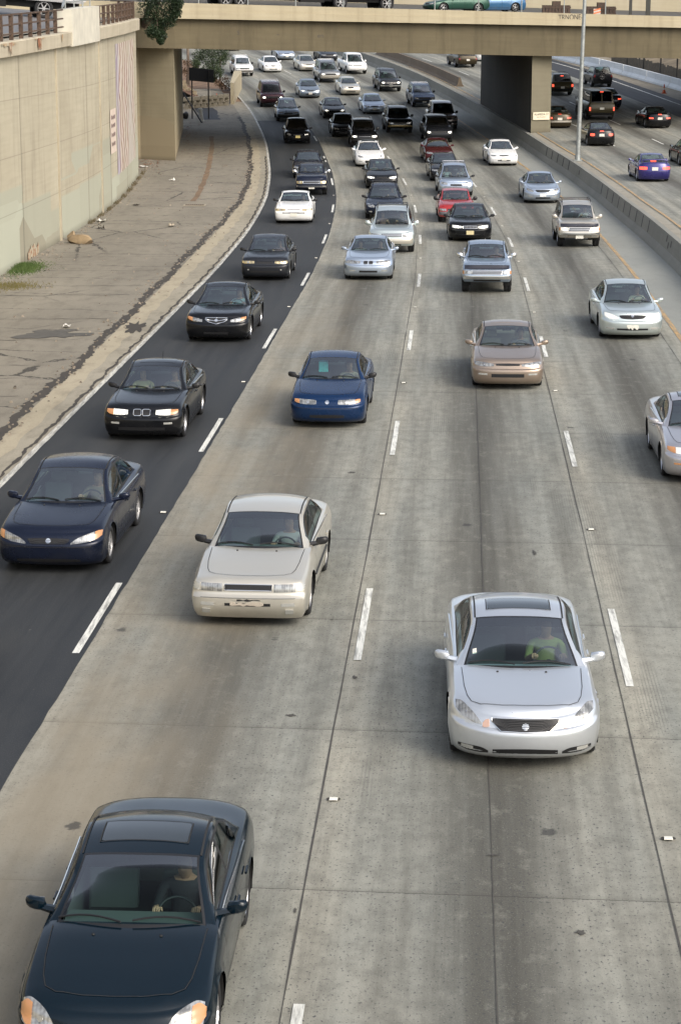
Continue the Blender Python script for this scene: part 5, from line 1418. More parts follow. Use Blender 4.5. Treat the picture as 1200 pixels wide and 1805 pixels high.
# ------------------------------------------------------------------ paint colours
PC = dict(green=((.001, .007, .013), .1, .16), navy=((.007, .011, .026), .3, .24), black=((.004, .0045, .006), .1, .18), blue=((.003, .022, .075), .3, .25),
          silver=((.66, .69, .72), .75, .32), bluesilver=((.46, .53, .62), .8, .32), champagne=((.62, .585, .50), .65, .36), tan=((.34, .265, .205), .75, .34),
          white=((.82, .82, .80), 0., .3), palegreen=((.60, .66, .64), .75, .32), beige=((.50, .465, .40), .6, .38), maroon=((.07, .010, .012), .35, .28), red=((.36, .018, .018), .2, .3),
          grey=((.16, .17, .18), .5, .32), steel=((.17, .21, .26), .5, .3), olive=((.06, .05, .026), .3, .34), dkgrey=((.018, .020, .025), .3, .3), purple=((.022, .018, .15), .35, .25),
          bronze=((.05, .038, .02), .4, .34), darkmaroon=((.045, .012, .018), .35, .28), blueish=((.05, .075, .13), .4, .3), pick=((.28, .35, .44), .6, .3), green2=((.02, .07, .05), .3, .3), brblue=((.02, .11, .24), .3, .3))
def pt(n): c, m, r = PC[n]; return paint(n, c, m, r)
SUV = dict(L=4.65, w=.90, wb=2.68, fo=.86, r=.37, zs=.36, lip=.84, belt=1.06, tail=1.08, fb=.30, nf=3.4, rb=.22, nr=4.5, yc=1.20, zc=1.10, yr0=1.82, zr0=1.60, zr=1.70, yrm=2.7, yr1=4.05, zr1=1.68,
           yd0=4.50, zd=1.12, ztail=1.08, hood=.97, xrf=.80, xro=0.725, bow=.10, bp=(2.60, 3.55), side_end=4.05, kind='suv', crown=.03,
           F=[(0, .10), (.15, .03), (.4, 0), (.6, .02), (.8, .035), (.93, .06), (1, .11)])
PICK = dict(SUV, L=4.95, wb=3.05, yd0=3.15, yr1=2.85, yrm=2.35, zd=1.12, zr=1.60, zr0=1.52, zr1=1.57, bp=(2.62,), side_end=2.75, kind='pickup', ztail=1.02)
WAG = dict(L=4.6, wb=2.62, r=.33, zs=.26, yr1=3.75, zr1=1.42, zr=1.50, zr0=1.40, yd0=4.35, zd=1.0, ztail=.95, bp=(2.5, 3.45), side_end=3.85, kind='wagon')
S_ = {}
GRP = 'cars coming towards the camera'
def put(px, row, ref='front', dz=0., rz=None, drz=0.):
    p = at(px, row, dz); tx, ty = ctan(p.y); a = math.atan2(-tx, ty)+R(drz)
    sl = (prof(p.y+1.5)-prof(p.y-1.5))/3; pitch = math.atan(sl)
    if ref == 'rear': a += math.pi; pitch = -pitch
    r = empty('parked', p, a if rz is None else rz, pitch); return r
def car(name, cat, label, px, row, col, shape, face, wheel='cap', ref='front', dz=0., hi=.6, inter='grey', opt=(), drz=0., mir=None, glass=None, rf=None, people=(), group=None, hood=.62):
    root = put(px, row, ref, dz, None, drz); root.name = name
    k = dict(shape); k['paint'] = pt(col) if isinstance(col, str) else col
    if glass: k['glass'] = glass; k['sglass'] = glass
    c = Car(root, ref, hi, **k)
    if ref == 'front': front_face(c, face or {})
    else: rear_face(c, face or {})
    add_wheels(c, wheel)
    interior(c, inter)
    mm = c.paint if mir is None else mir
    mirrors(c, mm, big=c.kind in ('suv', 'pickup', 'van'), y=c.yc+(.42 if c.kind not in ('suv', 'pickup') else .36))
    if ref == 'front' and hi > .4: wipers(c)
    if hi > .4: seams(c, hood); 
    if hi > .55:
        handles(c, c.paint)
        for sg in (1, -1): c.bar('belt_trim', [(c.yc+.42, c.belt+.012), (c.yr0, c.belt+.018), (c.side_end or c.yd0-.28, c.belt+.035)], .009, M_chrome if 'nochrome' not in opt else M_black, 'right' if sg > 0 else 'left', off=.012, n=5, dens=.15)
    if 'rails' in opt: rails(c)
    if 'railsilver' in opt: rails(c, M_alloy)
    if 'deflector' in opt:
        zz = c.lip+.03; c.shell('hood_deflector', [(-c.w*.88, zz-.05, zz+.06), (-c.w*.5, zz-.06, zz+.07), (0, zz-.06, zz+.075), (c.w*.5, zz-.06, zz+.07), (c.w*.88, zz-.05, zz+.06)], simple('dark_plastic', (.02, .02, .028), .2, coat=.6), off=.03)
    if 'sunroof' in opt or 'sunroofglass' in opt:
        y0 = c.yr0+.22; c.shell('sunroof', [(-.40, y0+.02, y0+.36), (-.36, y0, y0+.38), (.36, y0, y0+.38), (.40, y0+.02, y0+.36)], simple('sunroof_glass', (.018, .024, .026), .06, coat=1) if 'sunroofglass' in opt else c.paint, 'top', off=.005)
        if 'sunroofglass' in opt:
            q = [(-.41, y0-.01), (.41, y0-.01), (.41, y0+.39), (-.41, y0+.39), (-.41, y0-.01)]; mb = MB(); c.line(q, 'top', .012, mb, .007); mb.build('sunroof_seal', M_gap, c.root, smooth=False)
    if 'antenna' in opt: MB().tube([(0, c.Y(c.yr1-.05), c.zr1), (0, c.Y(c.yr1+.02), c.zr1+.14)], .008, n=5).build('antenna', M_black, c.root)
    if 'mould' in opt:
        for sg in (1, -1): c.bar('side_moulding', [(c.fo+c.r+.12, .52), (c.fo+c.wb-c.r-.12, .54)], .018, M_black, 'right' if sg > 0 else 'left', off=.008, n=5, dens=.2)
    if 'bed' in opt:
        y0 = c.yd0+.12; c.shell('truck_bed', [(-c.w*.80, y0, c.L-.12), (c.w*.80, y0, c.L-.12)], M_under, 'top', off=.004)
    tag(root, label, cat, group or (GRP if ref == 'front' else 'cars driving away on the far carriageway'))
    for (side, lb, shirt) in people: person(c, lb, shirt, side)
    return c
V = 'van'; SD = 'sedan'
# --- nearest cars, bottom of the picture
c = car('sedan', 'car', 'dark green-blue sedan with a glass sunroof and amber-cornered headlights, cut by the bottom edge', 219, 1843, 'green',
    dict(pitch=.47, L=4.45, w=.853, wb=2.62, fo=.80, yc=1.22, yr0=1.98, yr1=3.0, yd0=3.62, zr=1.39, zr0=1.32, zr1=1.34, hood=.70, lip=.63, fb=.46, xro=0.675, bp=(2.42,)),
    dict(view='cam', hl=[(.46, .42, .48), (.54, .43, .62), (.64, .46, .71), (.72, .50, .75), (.775, .56, .74)], bulb=[.60], ind=[(.68, .49, .70), (.735, .53, .73), (.79, .62, .70)], badge=None, grille=[(-.30, .46, .50), (0, .45, .51), (.30, .46, .50)], intake=None),
    'seven', hi=1.25, inter='grey', opt=('sunroofglass',), drz=0, people=[(1, 'driver in a dark t-shirt in the dark green sedan', (.02, .02, .025))])
c = car('sedan', 'car', 'silver luxury sedan with a dark sunroof and black mesh grille, alone in the lower right', 919, 1322, 'silver',
    dict(pitch=.33, L=4.82, w=.915, wb=2.85, fo=.86, r=.335, yc=1.30, yr0=2.12, yr1=3.25, yd0=4.05, zr=1.43, zr0=1.36, zr1=1.37, hood=.75, lip=.655, fb=.50, xro=0.645, nf=2.3, bp=(2.70,)),
    dict(view='cam', hl=[(.52, .575, .60), (.60, .60, .71), (.68, .645, .80), (.77, .72, .88), (.83, .79, .89)], bulb=[.70], grille=[(-.40, .62, .655), (-.36, .57, .66), (-.29, .50, .655), (0, .485, .65), (.29, .50, .655), (.36, .57, .66), (.40, .62, .655)], gbars=7, badge=.555,
         ind=None, intake=[(-.39, .20, .285), (0, .20, .29), (.39, .20, .285)], fog=[(.62, .285, .325), (.70, .30, .345), (.76, .325, .36)], chrome=True, cr=.007),
    'ten', hi=1.25, inter='dark', opt=('sunroofglass',), drz=1.2, people=[(1, 'driver in a yellow-green shirt behind the wheel of the silver luxury sedan', (.25, .28, .09))])
c.pair('turn_lamp', [(.43, .555, .65), (.475, .55, .64), (.51, .555, .60)], simple('peach_lens', (.62, .40, .30), .15, .3, coat=.8), 'cam', nu=3, nv=2, off=.010)
c.pair('fog_recess', [(.44, .245, .27), (.52, .25, .31), (.68, .28, .345), (.80, .335, .375)], M_black, 'cam', nu=4, nv=2, off=.003)
c.shell('windscreen_sticker', [(-.60, 1.585, 1.64), (-.55, 1.585, 1.64)], M_plate, 'top', off=.008)
c = car('sedan', 'car', 'older champagne sedan with black mirrors, plain silver roof and battered front bumper', 450, 1080, 'champagne',
    dict(pitch=.27, L=4.77, w=.88, wb=2.65, fo=.93, r=.315, yc=1.32, yr0=2.05, yr1=3.28, yd0=3.92, zr=1.39, zr0=1.33, zr1=1.35, hood=.745, lip=.70, fb=.22, nf=4.2, side_end=3.72, xro=0.685, bp=(2.52,),
         F=[(0, .12), (.15, .05), (.35, 0), (.55, 0), (.62, .015), (.66, .07), (.85, .09), (.95, .11), (1, .14)]),
    dict(view='cam', hl=[(.385, .555, .675), (.55, .56, .68), (.705, .57, .69)], bulb=[], ind=None, grille=[(-.355, .575, .665), (.355, .575, .665)], chrome=True, gbars=5, intake=[(-.34, .345, .385), (0, .34, .385), (.34, .345, .385)],
         fog=[(.50, .345, .39), (.70, .355, .405)], cr=.009, crease=True),
    'cap', hi=1.2, inter='grey', mir=M_black, opt=('mould',), drz=-1.5, people=[(1, 'driver in a pale grey shirt turning the wheel of the champagne sedan', (.42, .40, .38))])
c.pair('corner_lamp', [(.72, .575, .69), (.80, .60, .705), (.845, .64, .715)], M_fogl, 'cam', nu=3, nv=2, off=.008)
c.pair('low_lamp', [(.56, .24, .31), (.68, .24, .31)], M_fogl, nu=3, nv=2, off=.03)
rr = random.Random(3)
c.shell('bumper_scrape', [(-.16+i*.05, .435+rr.uniform(-.01, .01), .455+rr.uniform(-.01, .012)) for i in range(8)], M_gap, nu=2, nv=1, off=.004)
c.shell('bumper_scrape', [(-.26+i*.05, .36+rr.uniform(-.02, .02), .41+rr.uniform(-.02, .012)) for i in range(11)], simple('bare_plastic', (.42, .37, .30), .6), nu=2, nv=1, off=.011)
c = car('sedan', 'car', 'dark navy sedan with wide headlights, lower left on the asphalt lane', 106, 990, 'navy',
    dict(pitch=.25, L=4.80, w=.893, wb=2.71, fo=.93, r=.32, yc=1.33, yr0=2.12, yr1=3.30, yd0=3.98, side_end=3.78, zr=1.44, zr0=1.37, zr1=1.39, hood=.76, lip=.68, fb=.37, nf=3.0, xro=0.675, bp=(2.60,)),
    dict(view='cam', hl=[(.37, .51, .535), (.47, .525, .61), (.62, .555, .68), (.74, .60, .735)], bulb=[.52, .64], ind=[(.745, .60, .735), (.80, .635, .76), (.845, .68, .77)], grille=[(-.34, .575, .60), (-.27, .515, .605), (0, .51, .61), (.27, .515, .605), (.34, .575, .60)], badge=.565, gbars=2,
         intake=[(-.52, .23, .27), (0, .215, .275), (.52, .23, .27)], crease=True), 'cap', hi=1.1, inter='grey', mir=pt('navy'), drz=-1.0, people=[(1, 'driver with one hand high on the wheel of the dark navy sedan', (.20, .16, .12))])
c = car('sedan', 'car', 'black sedan with twin rounded grilles, amber corner lights and a sunroof, on the asphalt lane', 260, 768, 'black',
    dict(L=4.49, w=.87, wb=2.72, fo=.78, r=.325, yc=1.38, yr0=2.12, yr1=3.15, yd0=3.80, side_end=3.6, zr=1.41, zr0=1.34, zr1=1.36, hood=.78, lip=.68, fb=.31, nf=3.2, xro=0.675, bp=(2.50,)),
    dict(hl=[(.30, .60, .685), (.48, .585, .70), (.62, .59, .705)], bulb=[.38, .55], lit=True, ind=[(.62, .59, .70), (.70, .605, .70), (.77, .64, .70)], grille=[(-.18, .60, .685), (-.15, .575, .70), (-.04, .575, .70), (-.015, .60, .685)], chrome=True, gbars=0, cr=.011,
         fog=[(.48, .40, .44), (.66, .405, .445)], intake=[(-.5, .27, .33), (0, .26, .33), (.5, .27, .33)]), 'five', hi=1., inter='dark', mir=M_black, opt=('sunroof', 'antenna'), drz=-1.0,
    people=[(1, 'driver with an arm by the window in the black sedan with twin grilles', (.12, .10, .08)), (-1, 'passenger in a tan jacket in the black sedan with twin grilles', (.42, .32, .16))])
g = c.shell('grille', [(.015, .60, .685), (.04, .575, .70), (.15, .575, .70), (.18, .60, .685)], M_black, off=.007)
c.bar('grille_surround', [(.015, .685), (.04, .70), (.15, .70), (.18, .685), (.18, .60), (.15, .575), (.04, .575), (.015, .60), (.015, .685)], .011, M_chrome, off=.01, parent=g)
c = car('sedan', 'car', 'black sedan with a bright shield-shaped grille on the asphalt lane', 388, 597, 'black',
    dict(L=4.73, w=.917, wb=2.74, fo=.90, r=.335, yc=1.35, yr0=2.15, yr1=3.15, yd0=3.95, zr=1.44, zr0=1.36, zr1=1.38, hood=.80, lip=.70, fb=.36, nf=2.9, xro=0.645, bp=(2.66,)),
    dict(hl=[(.40, .60, .66), (.56, .60, .70), (.68, .62, .72)], bulb=[.48, .6], ind=[(.68, .62, .715), (.76, .65, .73), (.83, .68, .735)], grille=[(-.31, .665, .705), (-.22, .60, .71), (0, .545, .71), (.22, .60, .71), (.31, .665, .705)], chrome=True, gbars=1, gbm=M_chrome, gbr=.014, cr=.013, badge=.65,
         intake=[(-.35, .26, .32), (.35, .26, .32)]), 'five', hi=.9, inter='grey', mir=M_black, opt=('sunroof',), drz=-1.0, people=[(1, 'driver in a light blue shirt in the black sedan with the shield-shaped grille', (.25, .38, .42))])
c = car('sedan', 'car', 'bright dark-blue compact sedan with clear headlights in the middle of the picture', 581, 744, 'blue',
    dict(L=4.52, w=.853, wb=2.60, fo=.90, r=.30, yc=1.30, yr0=2.05, yr1=3.05, yd0=3.65, zr=1.38, zr0=1.31, zr1=1.33, hood=.73, lip=.64, fb=.40, nf=2.8, xro=0.675, bp=(2.50,)),
    dict(hl=[(.24, .56, .63), (.30, .55, .645), (.48, .55, .65), (.62, .565, .655)], ind=[(.62, .57, .65), (.68, .58, .655), (.73, .60, .655)], lens=True, grille=None, badge=.60, intake=[(-.38, .26, .32), (0, .25, .33), (.38, .26, .32)], crease=True),
    'cap', hi=1., inter='grey', mir=M_black, drz=-.6, people=[(1, 'driver holding the wheel of the bright blue compact sedan', (.36, .30, .22))])
MB().box((-.17, -.03, -.14), (.04, .0, .14)).build('sun_shade', simple('turquoise_cloth', (.08, .45, .45), .8, var=.2, vs=20), c.root).location = (-.16, c.Y(c.yr0+.05), 1.10)
c = car('sedan', 'car', 'tan sedan with clear headlights in the third lane, right of the blue sedan', 893, 678, 'tan',
    dict(L=4.68, w=.89, wb=2.71, fo=.90, r=.315, yc=1.30, yr0=2.08, yr1=3.05, yd0=3.75, zr=1.40, zr0=1.33, zr1=1.35, hood=.74, lip=.66, fb=.34, nf=3.2, xro=0.675, bp=(2.55,)),
    dict(hl=[(.34, .595, .645), (.55, .585, .675), (.72, .60, .69), (.82, .635, .69)], grille=[(-.29, .61, .645), (0, .605, .655), (.29, .61, .645)], gbars=1, intake=[(-.40, .33, .415), (.40, .33, .415)], fog=[(.50, .385, .43), (.72, .39, .43)]),
    'cap', hi=1., inter='tan', opt=('sunroof',), drz=0, people=[(1, 'driver in a grey top in the tan sedan', (.18, .17, .17))])
c = car('sedan', 'car', 'pale silver-green sedan by the yellow line on the right, headlights on', 1108, 592, 'palegreen',
    dict(L=4.81, w=.898, wb=2.72, fo=.95, r=.325, yc=1.30, yr0=2.10, yr1=3.2, yd0=3.95, zr=1.47, zr0=1.39, zr1=1.41, hood=.80, lip=.70, fb=.42, nf=2.7, xro=0.665, bp=(2.60,)),
    dict(hl=[(.40, .61, .655), (.54, .60, .72), (.68, .625, .76), (.78, .68, .775)], bulb=[.52, .66], lit=True, grille=[(-.37, .675, .705), (-.30, .62, .71), (0, .60, .715), (.30, .62, .71), (.37, .675, .705)], gbars=4, badge=.695, cr=.010, chrome=False,
         intake=[(-.44, .30, .35), (0, .29, .35), (.44, .30, .35)], fog=[(.52, .31, .37), (.74, .34, .38)]), 'cap', hi=1., inter='grey', drz=1.5, people=[(1, 'driver in a cream top in the pale silver-green sedan', (.48, .42, .30))])
c.shell('number_plate_remains', [(-.17, .40, .44), (-.10, .33, .45), (-.06, .37, .45), (0, .30, .44), (.04, .38, .45), (.12, .31, .45), (.17, .36, .44)], M_plate, nu=3, nv=2, off=.016)
c = car('sedan', 'car', 'light silver sedan half out of the picture at the right edge, corner light glowing', 1241, 838, paint('palesilver', (.56, .545, .56), .8, .33),
    dict(L=4.78, w=.89, wb=2.71, fo=.95, r=.315, yc=1.30, yr0=2.08, yr1=3.05, yd0=3.8, zr=1.41, zr0=1.34, zr1=1.36, hood=.75, lip=.67, fb=.42, nf=2.7, xro=0.675, bp=(2.55,)),
    dict(hl=[(.38, .60, .67), (.55, .59, .70), (.66, .60, .705)], lit=True, ind=[(.67, .60, .705), (.75, .62, .71), (.82, .65, .71)], intake=[(-.38, .32, .39), (.38, .32, .39)], fog=[(.42, .385, .42), (.70, .39, .425)], foga=True), 'five', hi=1., inter='grey', opt=('sunroofglass',), drz=.5,
    people=[(1, 'driver of the light silver sedan at the right edge, mostly out of the picture', (.2, .2, .22))])
c = car('sedan', 'car', 'black sedan just outside the left edge, only the tip of its mirror in the picture', -232, 1262, 'black', dict(bp=(2.5,)), {}, 'cap', hi=.5, mir=M_black)
# --- middle distance
c = car('sedan', 'car', 'dark grey-blue sedan with yellowed headlights and black bumper, behind the black shield-grille sedan', 470, 490, 'dkgrey',
    dict(L=4.48, w=.86, wb=2.55, fo=.92, r=.305, zr=1.42, lip=.70, hood=.80, fb=.30, nf=3.2, yd0=3.7, yr1=3.1, xro=0.695),
    dict(hl=[(.36, .62, .695), (.56, .61, .70), (.76, .615, .70), (.80, .63, .70)], warm=True, grille=[(-.29, .62, .695), (0, .61, .70), (.29, .62, .695)], gbars=1, fog=[(.55, .38, .42), (.60, .38, .42)], intake=[(-.5, .30, .37), (.5, .30, .37)], crease=True), 'cap', hi=.8, mir=M_black,
    people=[(1, 'driver in a pinkish shirt in the dark grey-blue sedan with yellowed headlights', (.28, .15, .15))])
c = car('coupe', 'car', 'white square-nosed coupe with black mirrors on the asphalt lane', 519, 391, 'white',
    dict(L=4.56, w=.87, wb=2.55, fo=.98, r=.32, yc=1.55, yr0=2.15, yr1=2.85, yd0=3.7, zr=1.33, zr0=1.28, zr1=1.29, zc=.90, zd=.98, hood=.76, lip=.68, fb=.24, nf=4., xro=0.705, bp=(2.85,), belt=.84),
    dict(hl=[(.38, .60, .685), (.60, .58, .69), (.78, .585, .69), (.84, .61, .69)], warm=True, grille=[(-.30, .625, .655), (.30, .625, .655)], gbars=0, intake=[(-.82, .48, .53), (.82, .48, .53)], plate=.42), 'five', hi=.8, mir=M_black, inter='dark',
    people=[(1, 'driver just visible in the white square-nosed coupe', (.3, .1, .1))])
c = car('pickup_truck', 'pickup', 'dark small pickup with a chrome three-slot grille, behind the white coupe', 549, 342, 'navy',
    dict(PICK, w=.83, L=4.7, lip=.80, zr=1.52, zr0=1.45, zr1=1.50, zs=.33, r=.34), dict(hl=[(.48, .63, .76), (.62, .63, .76), (.76, .635, .755)], warm=True, grille=[(-.44, .65, .75), (.44, .65, .75)], gmat=M_black, chrome=True, gbars=0, bumper=(.44, .53), plate=.45, intake=None, cr=.02), 'steel', hi=.6, mir=M_chrome, opt=('bed',),
    people=[(1, 'driver in a white shirt in the dark small pickup', (.5, .5, .5)), (-1, 'passenger in the dark small pickup', (.2, .1, .12))])
car('sedan', 'car', 'dark blue sedan directly behind the small dark pickup', 543, 312, 'navy', dict(), dict(), 'cap', hi=.5, mir=M_black)
car('hatchback', 'car', 'tall black hatchback with a gold-tinted bonnet alone in the left lane under the shade', 524, 252, 'black', dict(WAG, zr=1.58, zr0=1.48, zr1=1.5, lip=.72, hood=.84), dict(plate=.52, hl=[(.45, .62, .68), (.60, .62, .73), (.72, .66, .77)], platem=simple('yellow_plate', (.6, .5, .2), .5)), 'cap', hi=.5, mir=M_black, glass=M_dglass, inter='dark')
car('wagon', 'car', 'grey-blue wagon with roof rails and a black bumper, ahead of the tall black hatchback', 507, 212, 'steel', dict(WAG, zr=1.56, zr0=1.47, zr1=1.49, lip=.74, hood=.85, r=.34, zs=.3), dict(hl=[(.40, .64, .72), (.56, .64, .73), (.72, .65, .74)], bumper=(.34, .56), bm=M_black), 'cap', hi=.45, opt=('rails',), mir=M_black)
car('suv', 'suv', 'dark maroon SUV with one headlight shining and pale roof rails', 479, 187, 'darkmaroon', dict(SUV, L=5.1, w=.98, wb=3.0, yr1=4.5, yd0=4.95, side_end=4.5, zr=1.86, zr0=1.74, zr1=1.84, lip=.92, hood=1.05), dict(hl=[(.52, .72, .86), (.82, .72, .86)], lit=True, grille=[(-.48, .72, .87), (.48, .72, .87)], bumper=(.5, .66), bm=pt('darkmaroon')), 'five', hi=.45, opt=('railsilver',), mir=M_black, glass=M_dglass)
car('suv', 'suv', 'white SUV with a dark grille in the leftmost lane beside the bank', 429, 133, 'white', dict(SUV, w=.88), dict(hl=[(.50, .68, .80), (.78, .68, .80)], grille=[(-.46, .68, .80), (.46, .68, .80)], bumper=(.44, .60), bm=simple('grey_bumper', (.12, .11, .10), .5), plate=.55), 'five', hi=.45, opt=('railsilver',), mir=M_black)
car('sedan', 'car', 'white sedan with an oval black grille, right of the white SUV', 479, 126, 'white', dict(), dict(hl=[(.46, .58, .64), (.62, .58, .68), (.74, .61, .70)], grille=[(-.26, .60, .65), (0, .57, .68), (.26, .60, .65)], plate=.42), 'cap', hi=.45)
car('sedan', 'car', 'pale silver sedan half hidden by the bridge girder, top left of the traffic', 503, 104, 'bluesilver', dict(w=.90), dict(plate=.42), 'cap', hi=.4)
car('sedan', 'car', 'tan-grey sedan with a round headlight glow, left of the large silver SUV at the top', 542, 124, 'champagne', dict(), dict(lit=True, hl=[(.50, .60, .66), (.66, .60, .69), (.74, .63, .69)]), 'cap', hi=.4)
car('sedan', 'car', 'dark sedan mostly hidden by the girder, left of the white pickup', 578, 106, 'dkgrey', dict(), dict(), 'cap', hi=.4, mir=M_black)
car('sedan', 'car', 'very dark car whose nose peeks out under the girder above the white SUV', 408, 88, 'black', dict(), dict(plate=.45), 'cap', hi=.35, mir=M_black)
car('suv', 'suv', 'large silver-grey SUV with tan lower body near the top of the traffic', 580, 144, 'grey', dict(SUV, w=.96, zr=1.85, zr0=1.72, zr1=1.82, lip=.92, hood=1.04, L=4.9), dict(hl=[(.50, .72, .83), (.84, .72, .83)], lit=True, grille=[(-.42, .72, .84), (.42, .72, .84)], bumper=(.42, .68), bm=pt('beige'), plate=.55), 'five', hi=.45, opt=('railsilver',))
car('pickup_truck', 'pickup', 'big white pickup with a crew cab, topmost on the right of the traffic', 627, 129, 'white', dict(PICK, w=.97, L=5.8, wb=3.5, yd0=3.9, yr1=3.6, zr=1.85, zr0=1.74, zr1=1.82, lip=.96, hood=1.08, bp=(2.6,), side_end=3.5), dict(hl=[(.52, .78, .92), (.84, .80, .93)], grille=[(-.44, .76, .90), (.44, .76, .90)], gmat=simple('white_grille', (.6, .6, .58), .4), bumper=(.45, .66), bm=pt('white'), plate=.52), 'five', hi=.45, opt=('bed',))
car('sedan', 'car', 'steel-blue sedan with both headlights on, right of the dark maroon SUV', 545, 171, 'steel', dict(), dict(lit=True, hl=[(.46, .58, .65), (.62, .58, .67), (.78, .60, .68)], plate=.42), 'cap', hi=.45)
car('sedan', 'car', 'boxy silver sedan with an upright chrome grille and sunroof', 616, 166, 'champagne', dict(w=.845, fb=.22, nf=4, lip=.74, hood=.80, zr=1.38, zr0=1.31), dict(hl=[(.42, .61, .72), (.74, .61, .72)], grille=[(-.24, .60, .75), (.24, .60, .75)], chrome=True, gbars=4), 'cap', hi=.45, opt=('sunroof',))
car('suv', 'suv', 'dark grey truck-like SUV with round bright headlights and a bumper bar', 686, 160, 'dkgrey', dict(SUV, w=.96, zr=1.80, zr0=1.68, zr1=1.78, L=4.9, lip=.90, hood=1.02), dict(hl=[(.52, .74, .86), (.80, .74, .86)], lit=True, grille=[(-.44, .70, .86), (.44, .70, .86)], gbars=2, gbm=M_chrome, bumper=(.5, .62), plate=.56), 'five', hi=.45, opt=('rails',), mir=M_black)
car('pickup_truck', 'suv', 'blue-grey truck with roof rails and a black bumper near the median wall', 745, 187, 'blueish', dict(SUV, w=.92, lip=.88, hood=1.0), dict(hl=[(.48, .66, .78), (.80, .70, .82)], grille=[(-.42, .66, .80), (.42, .66, .80)], bumper=(.42, .62), bm=M_black, plate=.5), 'five', hi=.45, opt=('railsilver',), mir=M_black)
car('sedan', 'car', 'black sedan with both headlights on, left of the pale silver-blue sedan', 588, 207, 'black', dict(), dict(lit=True, hl=[(.44, .58, .65), (.62, .58, .68), (.76, .60, .69)]), 'cap', hi=.45, opt=('sunroof',), mir=M_black)
car('sedan', 'car', 'pale silver-blue sedan with an oval dark grille in the middle of the traffic', 658, 199, 'bluesilver', dict(), dict(grille=[(-.30, .60, .65), (0, .58, .665), (.30, .60, .65)], plate=.42), 'cap', hi=.45)
car('hatchback', 'car', 'black car with a pale roof edge half hidden by the black SUV with bright headlights', 606, 240, 'black', dict(zr=1.50, zr0=1.42, zr1=1.44), dict(), 'cap', hi=.45, mir=M_black, glass=M_dglass)
car('suv', 'suv', 'black SUV with two bright headlights behind the white sporty sedan', 641, 258, 'black', dict(SUV, w=.90), dict(hl=[(.50, .68, .80), (.82, .69, .80)], lit=True, bulb=[.66], grille=[(-.42, .70, .78), (.42, .70, .78)], gbars=1, gbm=M_chrome, bumper=(.44, .60), bm=M_black), 'five', hi=.5, opt=('railsilver',), mir=M_black, glass=M_dglass)
car('suv', 'suv', 'black SUV with a gold-lit chrome nose, left of the pale-roofed SUV', 703, 233, 'black', dict(SUV, w=.93, zr=1.75, zr0=1.64, zr1=1.72), dict(hl=[(.48, .70, .82), (.64, .69, .83), (.82, .72, .83)], lit=False, grille=[(-.42, .68, .82), (0, .66, .83), (.42, .68, .82)], gbars=2, gbm=M_chrome, gbr=.015, bumper=(.48, .60), bm=simple('brassy_bumper', (.35, .27, .13), .3, .6)), 'five', hi=.5, opt=('rails',), mir=M_black, glass=M_dglass)
car('suv', 'suv', 'dark SUV with a pinkish-white roof beside the median under the bridge', 782, 226, paint('palebrown', (.22, .18, .165), .4, .3), dict(SUV, w=.95, zr=1.86, zr0=1.74, zr1=1.84, L=5.0), dict(hl=[(.50, .72, .84), (.84, .72, .84)], lit=False, grille=[(-.44, .68, .86), (.44, .68, .86)], gbars=1, gbm=M_chrome, bumper=(.45, .62), bm=M_black), 'five', hi=.45, mir=M_black, glass=M_dglass)
car('suv', 'suv', 'dark brown old station SUV with one headlight lit, behind the maroon coupe', 772, 250, 'dkgrey', dict(SUV, w=.95, zr=1.70, zr0=1.60, zr1=1.68, L=5.0, nf=4.5), dict(hl=[(.58, .68, .80), (.82, .68, .80)], lit=True, grille=[(-.54, .66, .80), (.54, .66, .80)]), 'cap', hi=.45, mir=M_black, glass=M_dglass)
car('coupe', 'car', 'dark maroon coupe with pale headlights in the third lane', 772, 285, 'maroon', dict(L=4.5, zr=1.36, zr0=1.28, zr1=1.30, xro=0.645), dict(hl=[(.40, .58, .645), (.60, .57, .68), (.78, .60, .69)]), 'five', hi=.55, mir=pt('maroon'))
car('sedan', 'car', 'black sedan between the maroon coupe and the silver wagon', 784, 317, 'black', dict(), dict(hl=[(.38, .58, .64), (.60, .57, .67), (.78, .60, .68)], lit=False), 'cap', hi=.55, mir=M_black)
c = car('wagon', 'car', 'silver-blue tall wagon behind the red car', 802, 344, 'bluesilver', dict(WAG, zr=1.58, zr0=1.48, zr1=1.52, lip=.74, hood=.86, w=.90, r=.34), dict(hl=[(.46, .64, .73), (.62, .64, .76), (.78, .67, .78)]), 'five', hi=.6, mir=M_black, opt=('railsilver',), people=[(1, 'driver in the silver-blue tall wagon', (.3, .25, .25)), (-1, 'passenger in a white top in the silver-blue tall wagon', (.5, .48, .45))])
c = car('pickup_truck', 'pickup', 'red small pickup half hidden behind the black sedan with the barred grille', 803, 390, 'red', dict(PICK, w=.84, L=4.6, zr=1.42, zr0=1.36, zr1=1.40, lip=.68, hood=.80, belt=.92, tail=.95, zc=.97, zd=1.0, r=.31, zs=.27, nf=3.), dict(hl=[(.46, .56, .655), (.62, .56, .66), (.76, .58, .66)], warm=False, bumper=(.38, .52), bm=simple('grey_plastic', (.13, .13, .14), .5), grille=[(-.40, .57, .65), (.40, .57, .65)]), 'cap', hi=.65, mir=M_black,
    people=[(1, 'driver in a pale shirt in the red car', (.5, .45, .42)), (-1, 'passenger in a white shirt in the red car', (.55, .55, .52))])
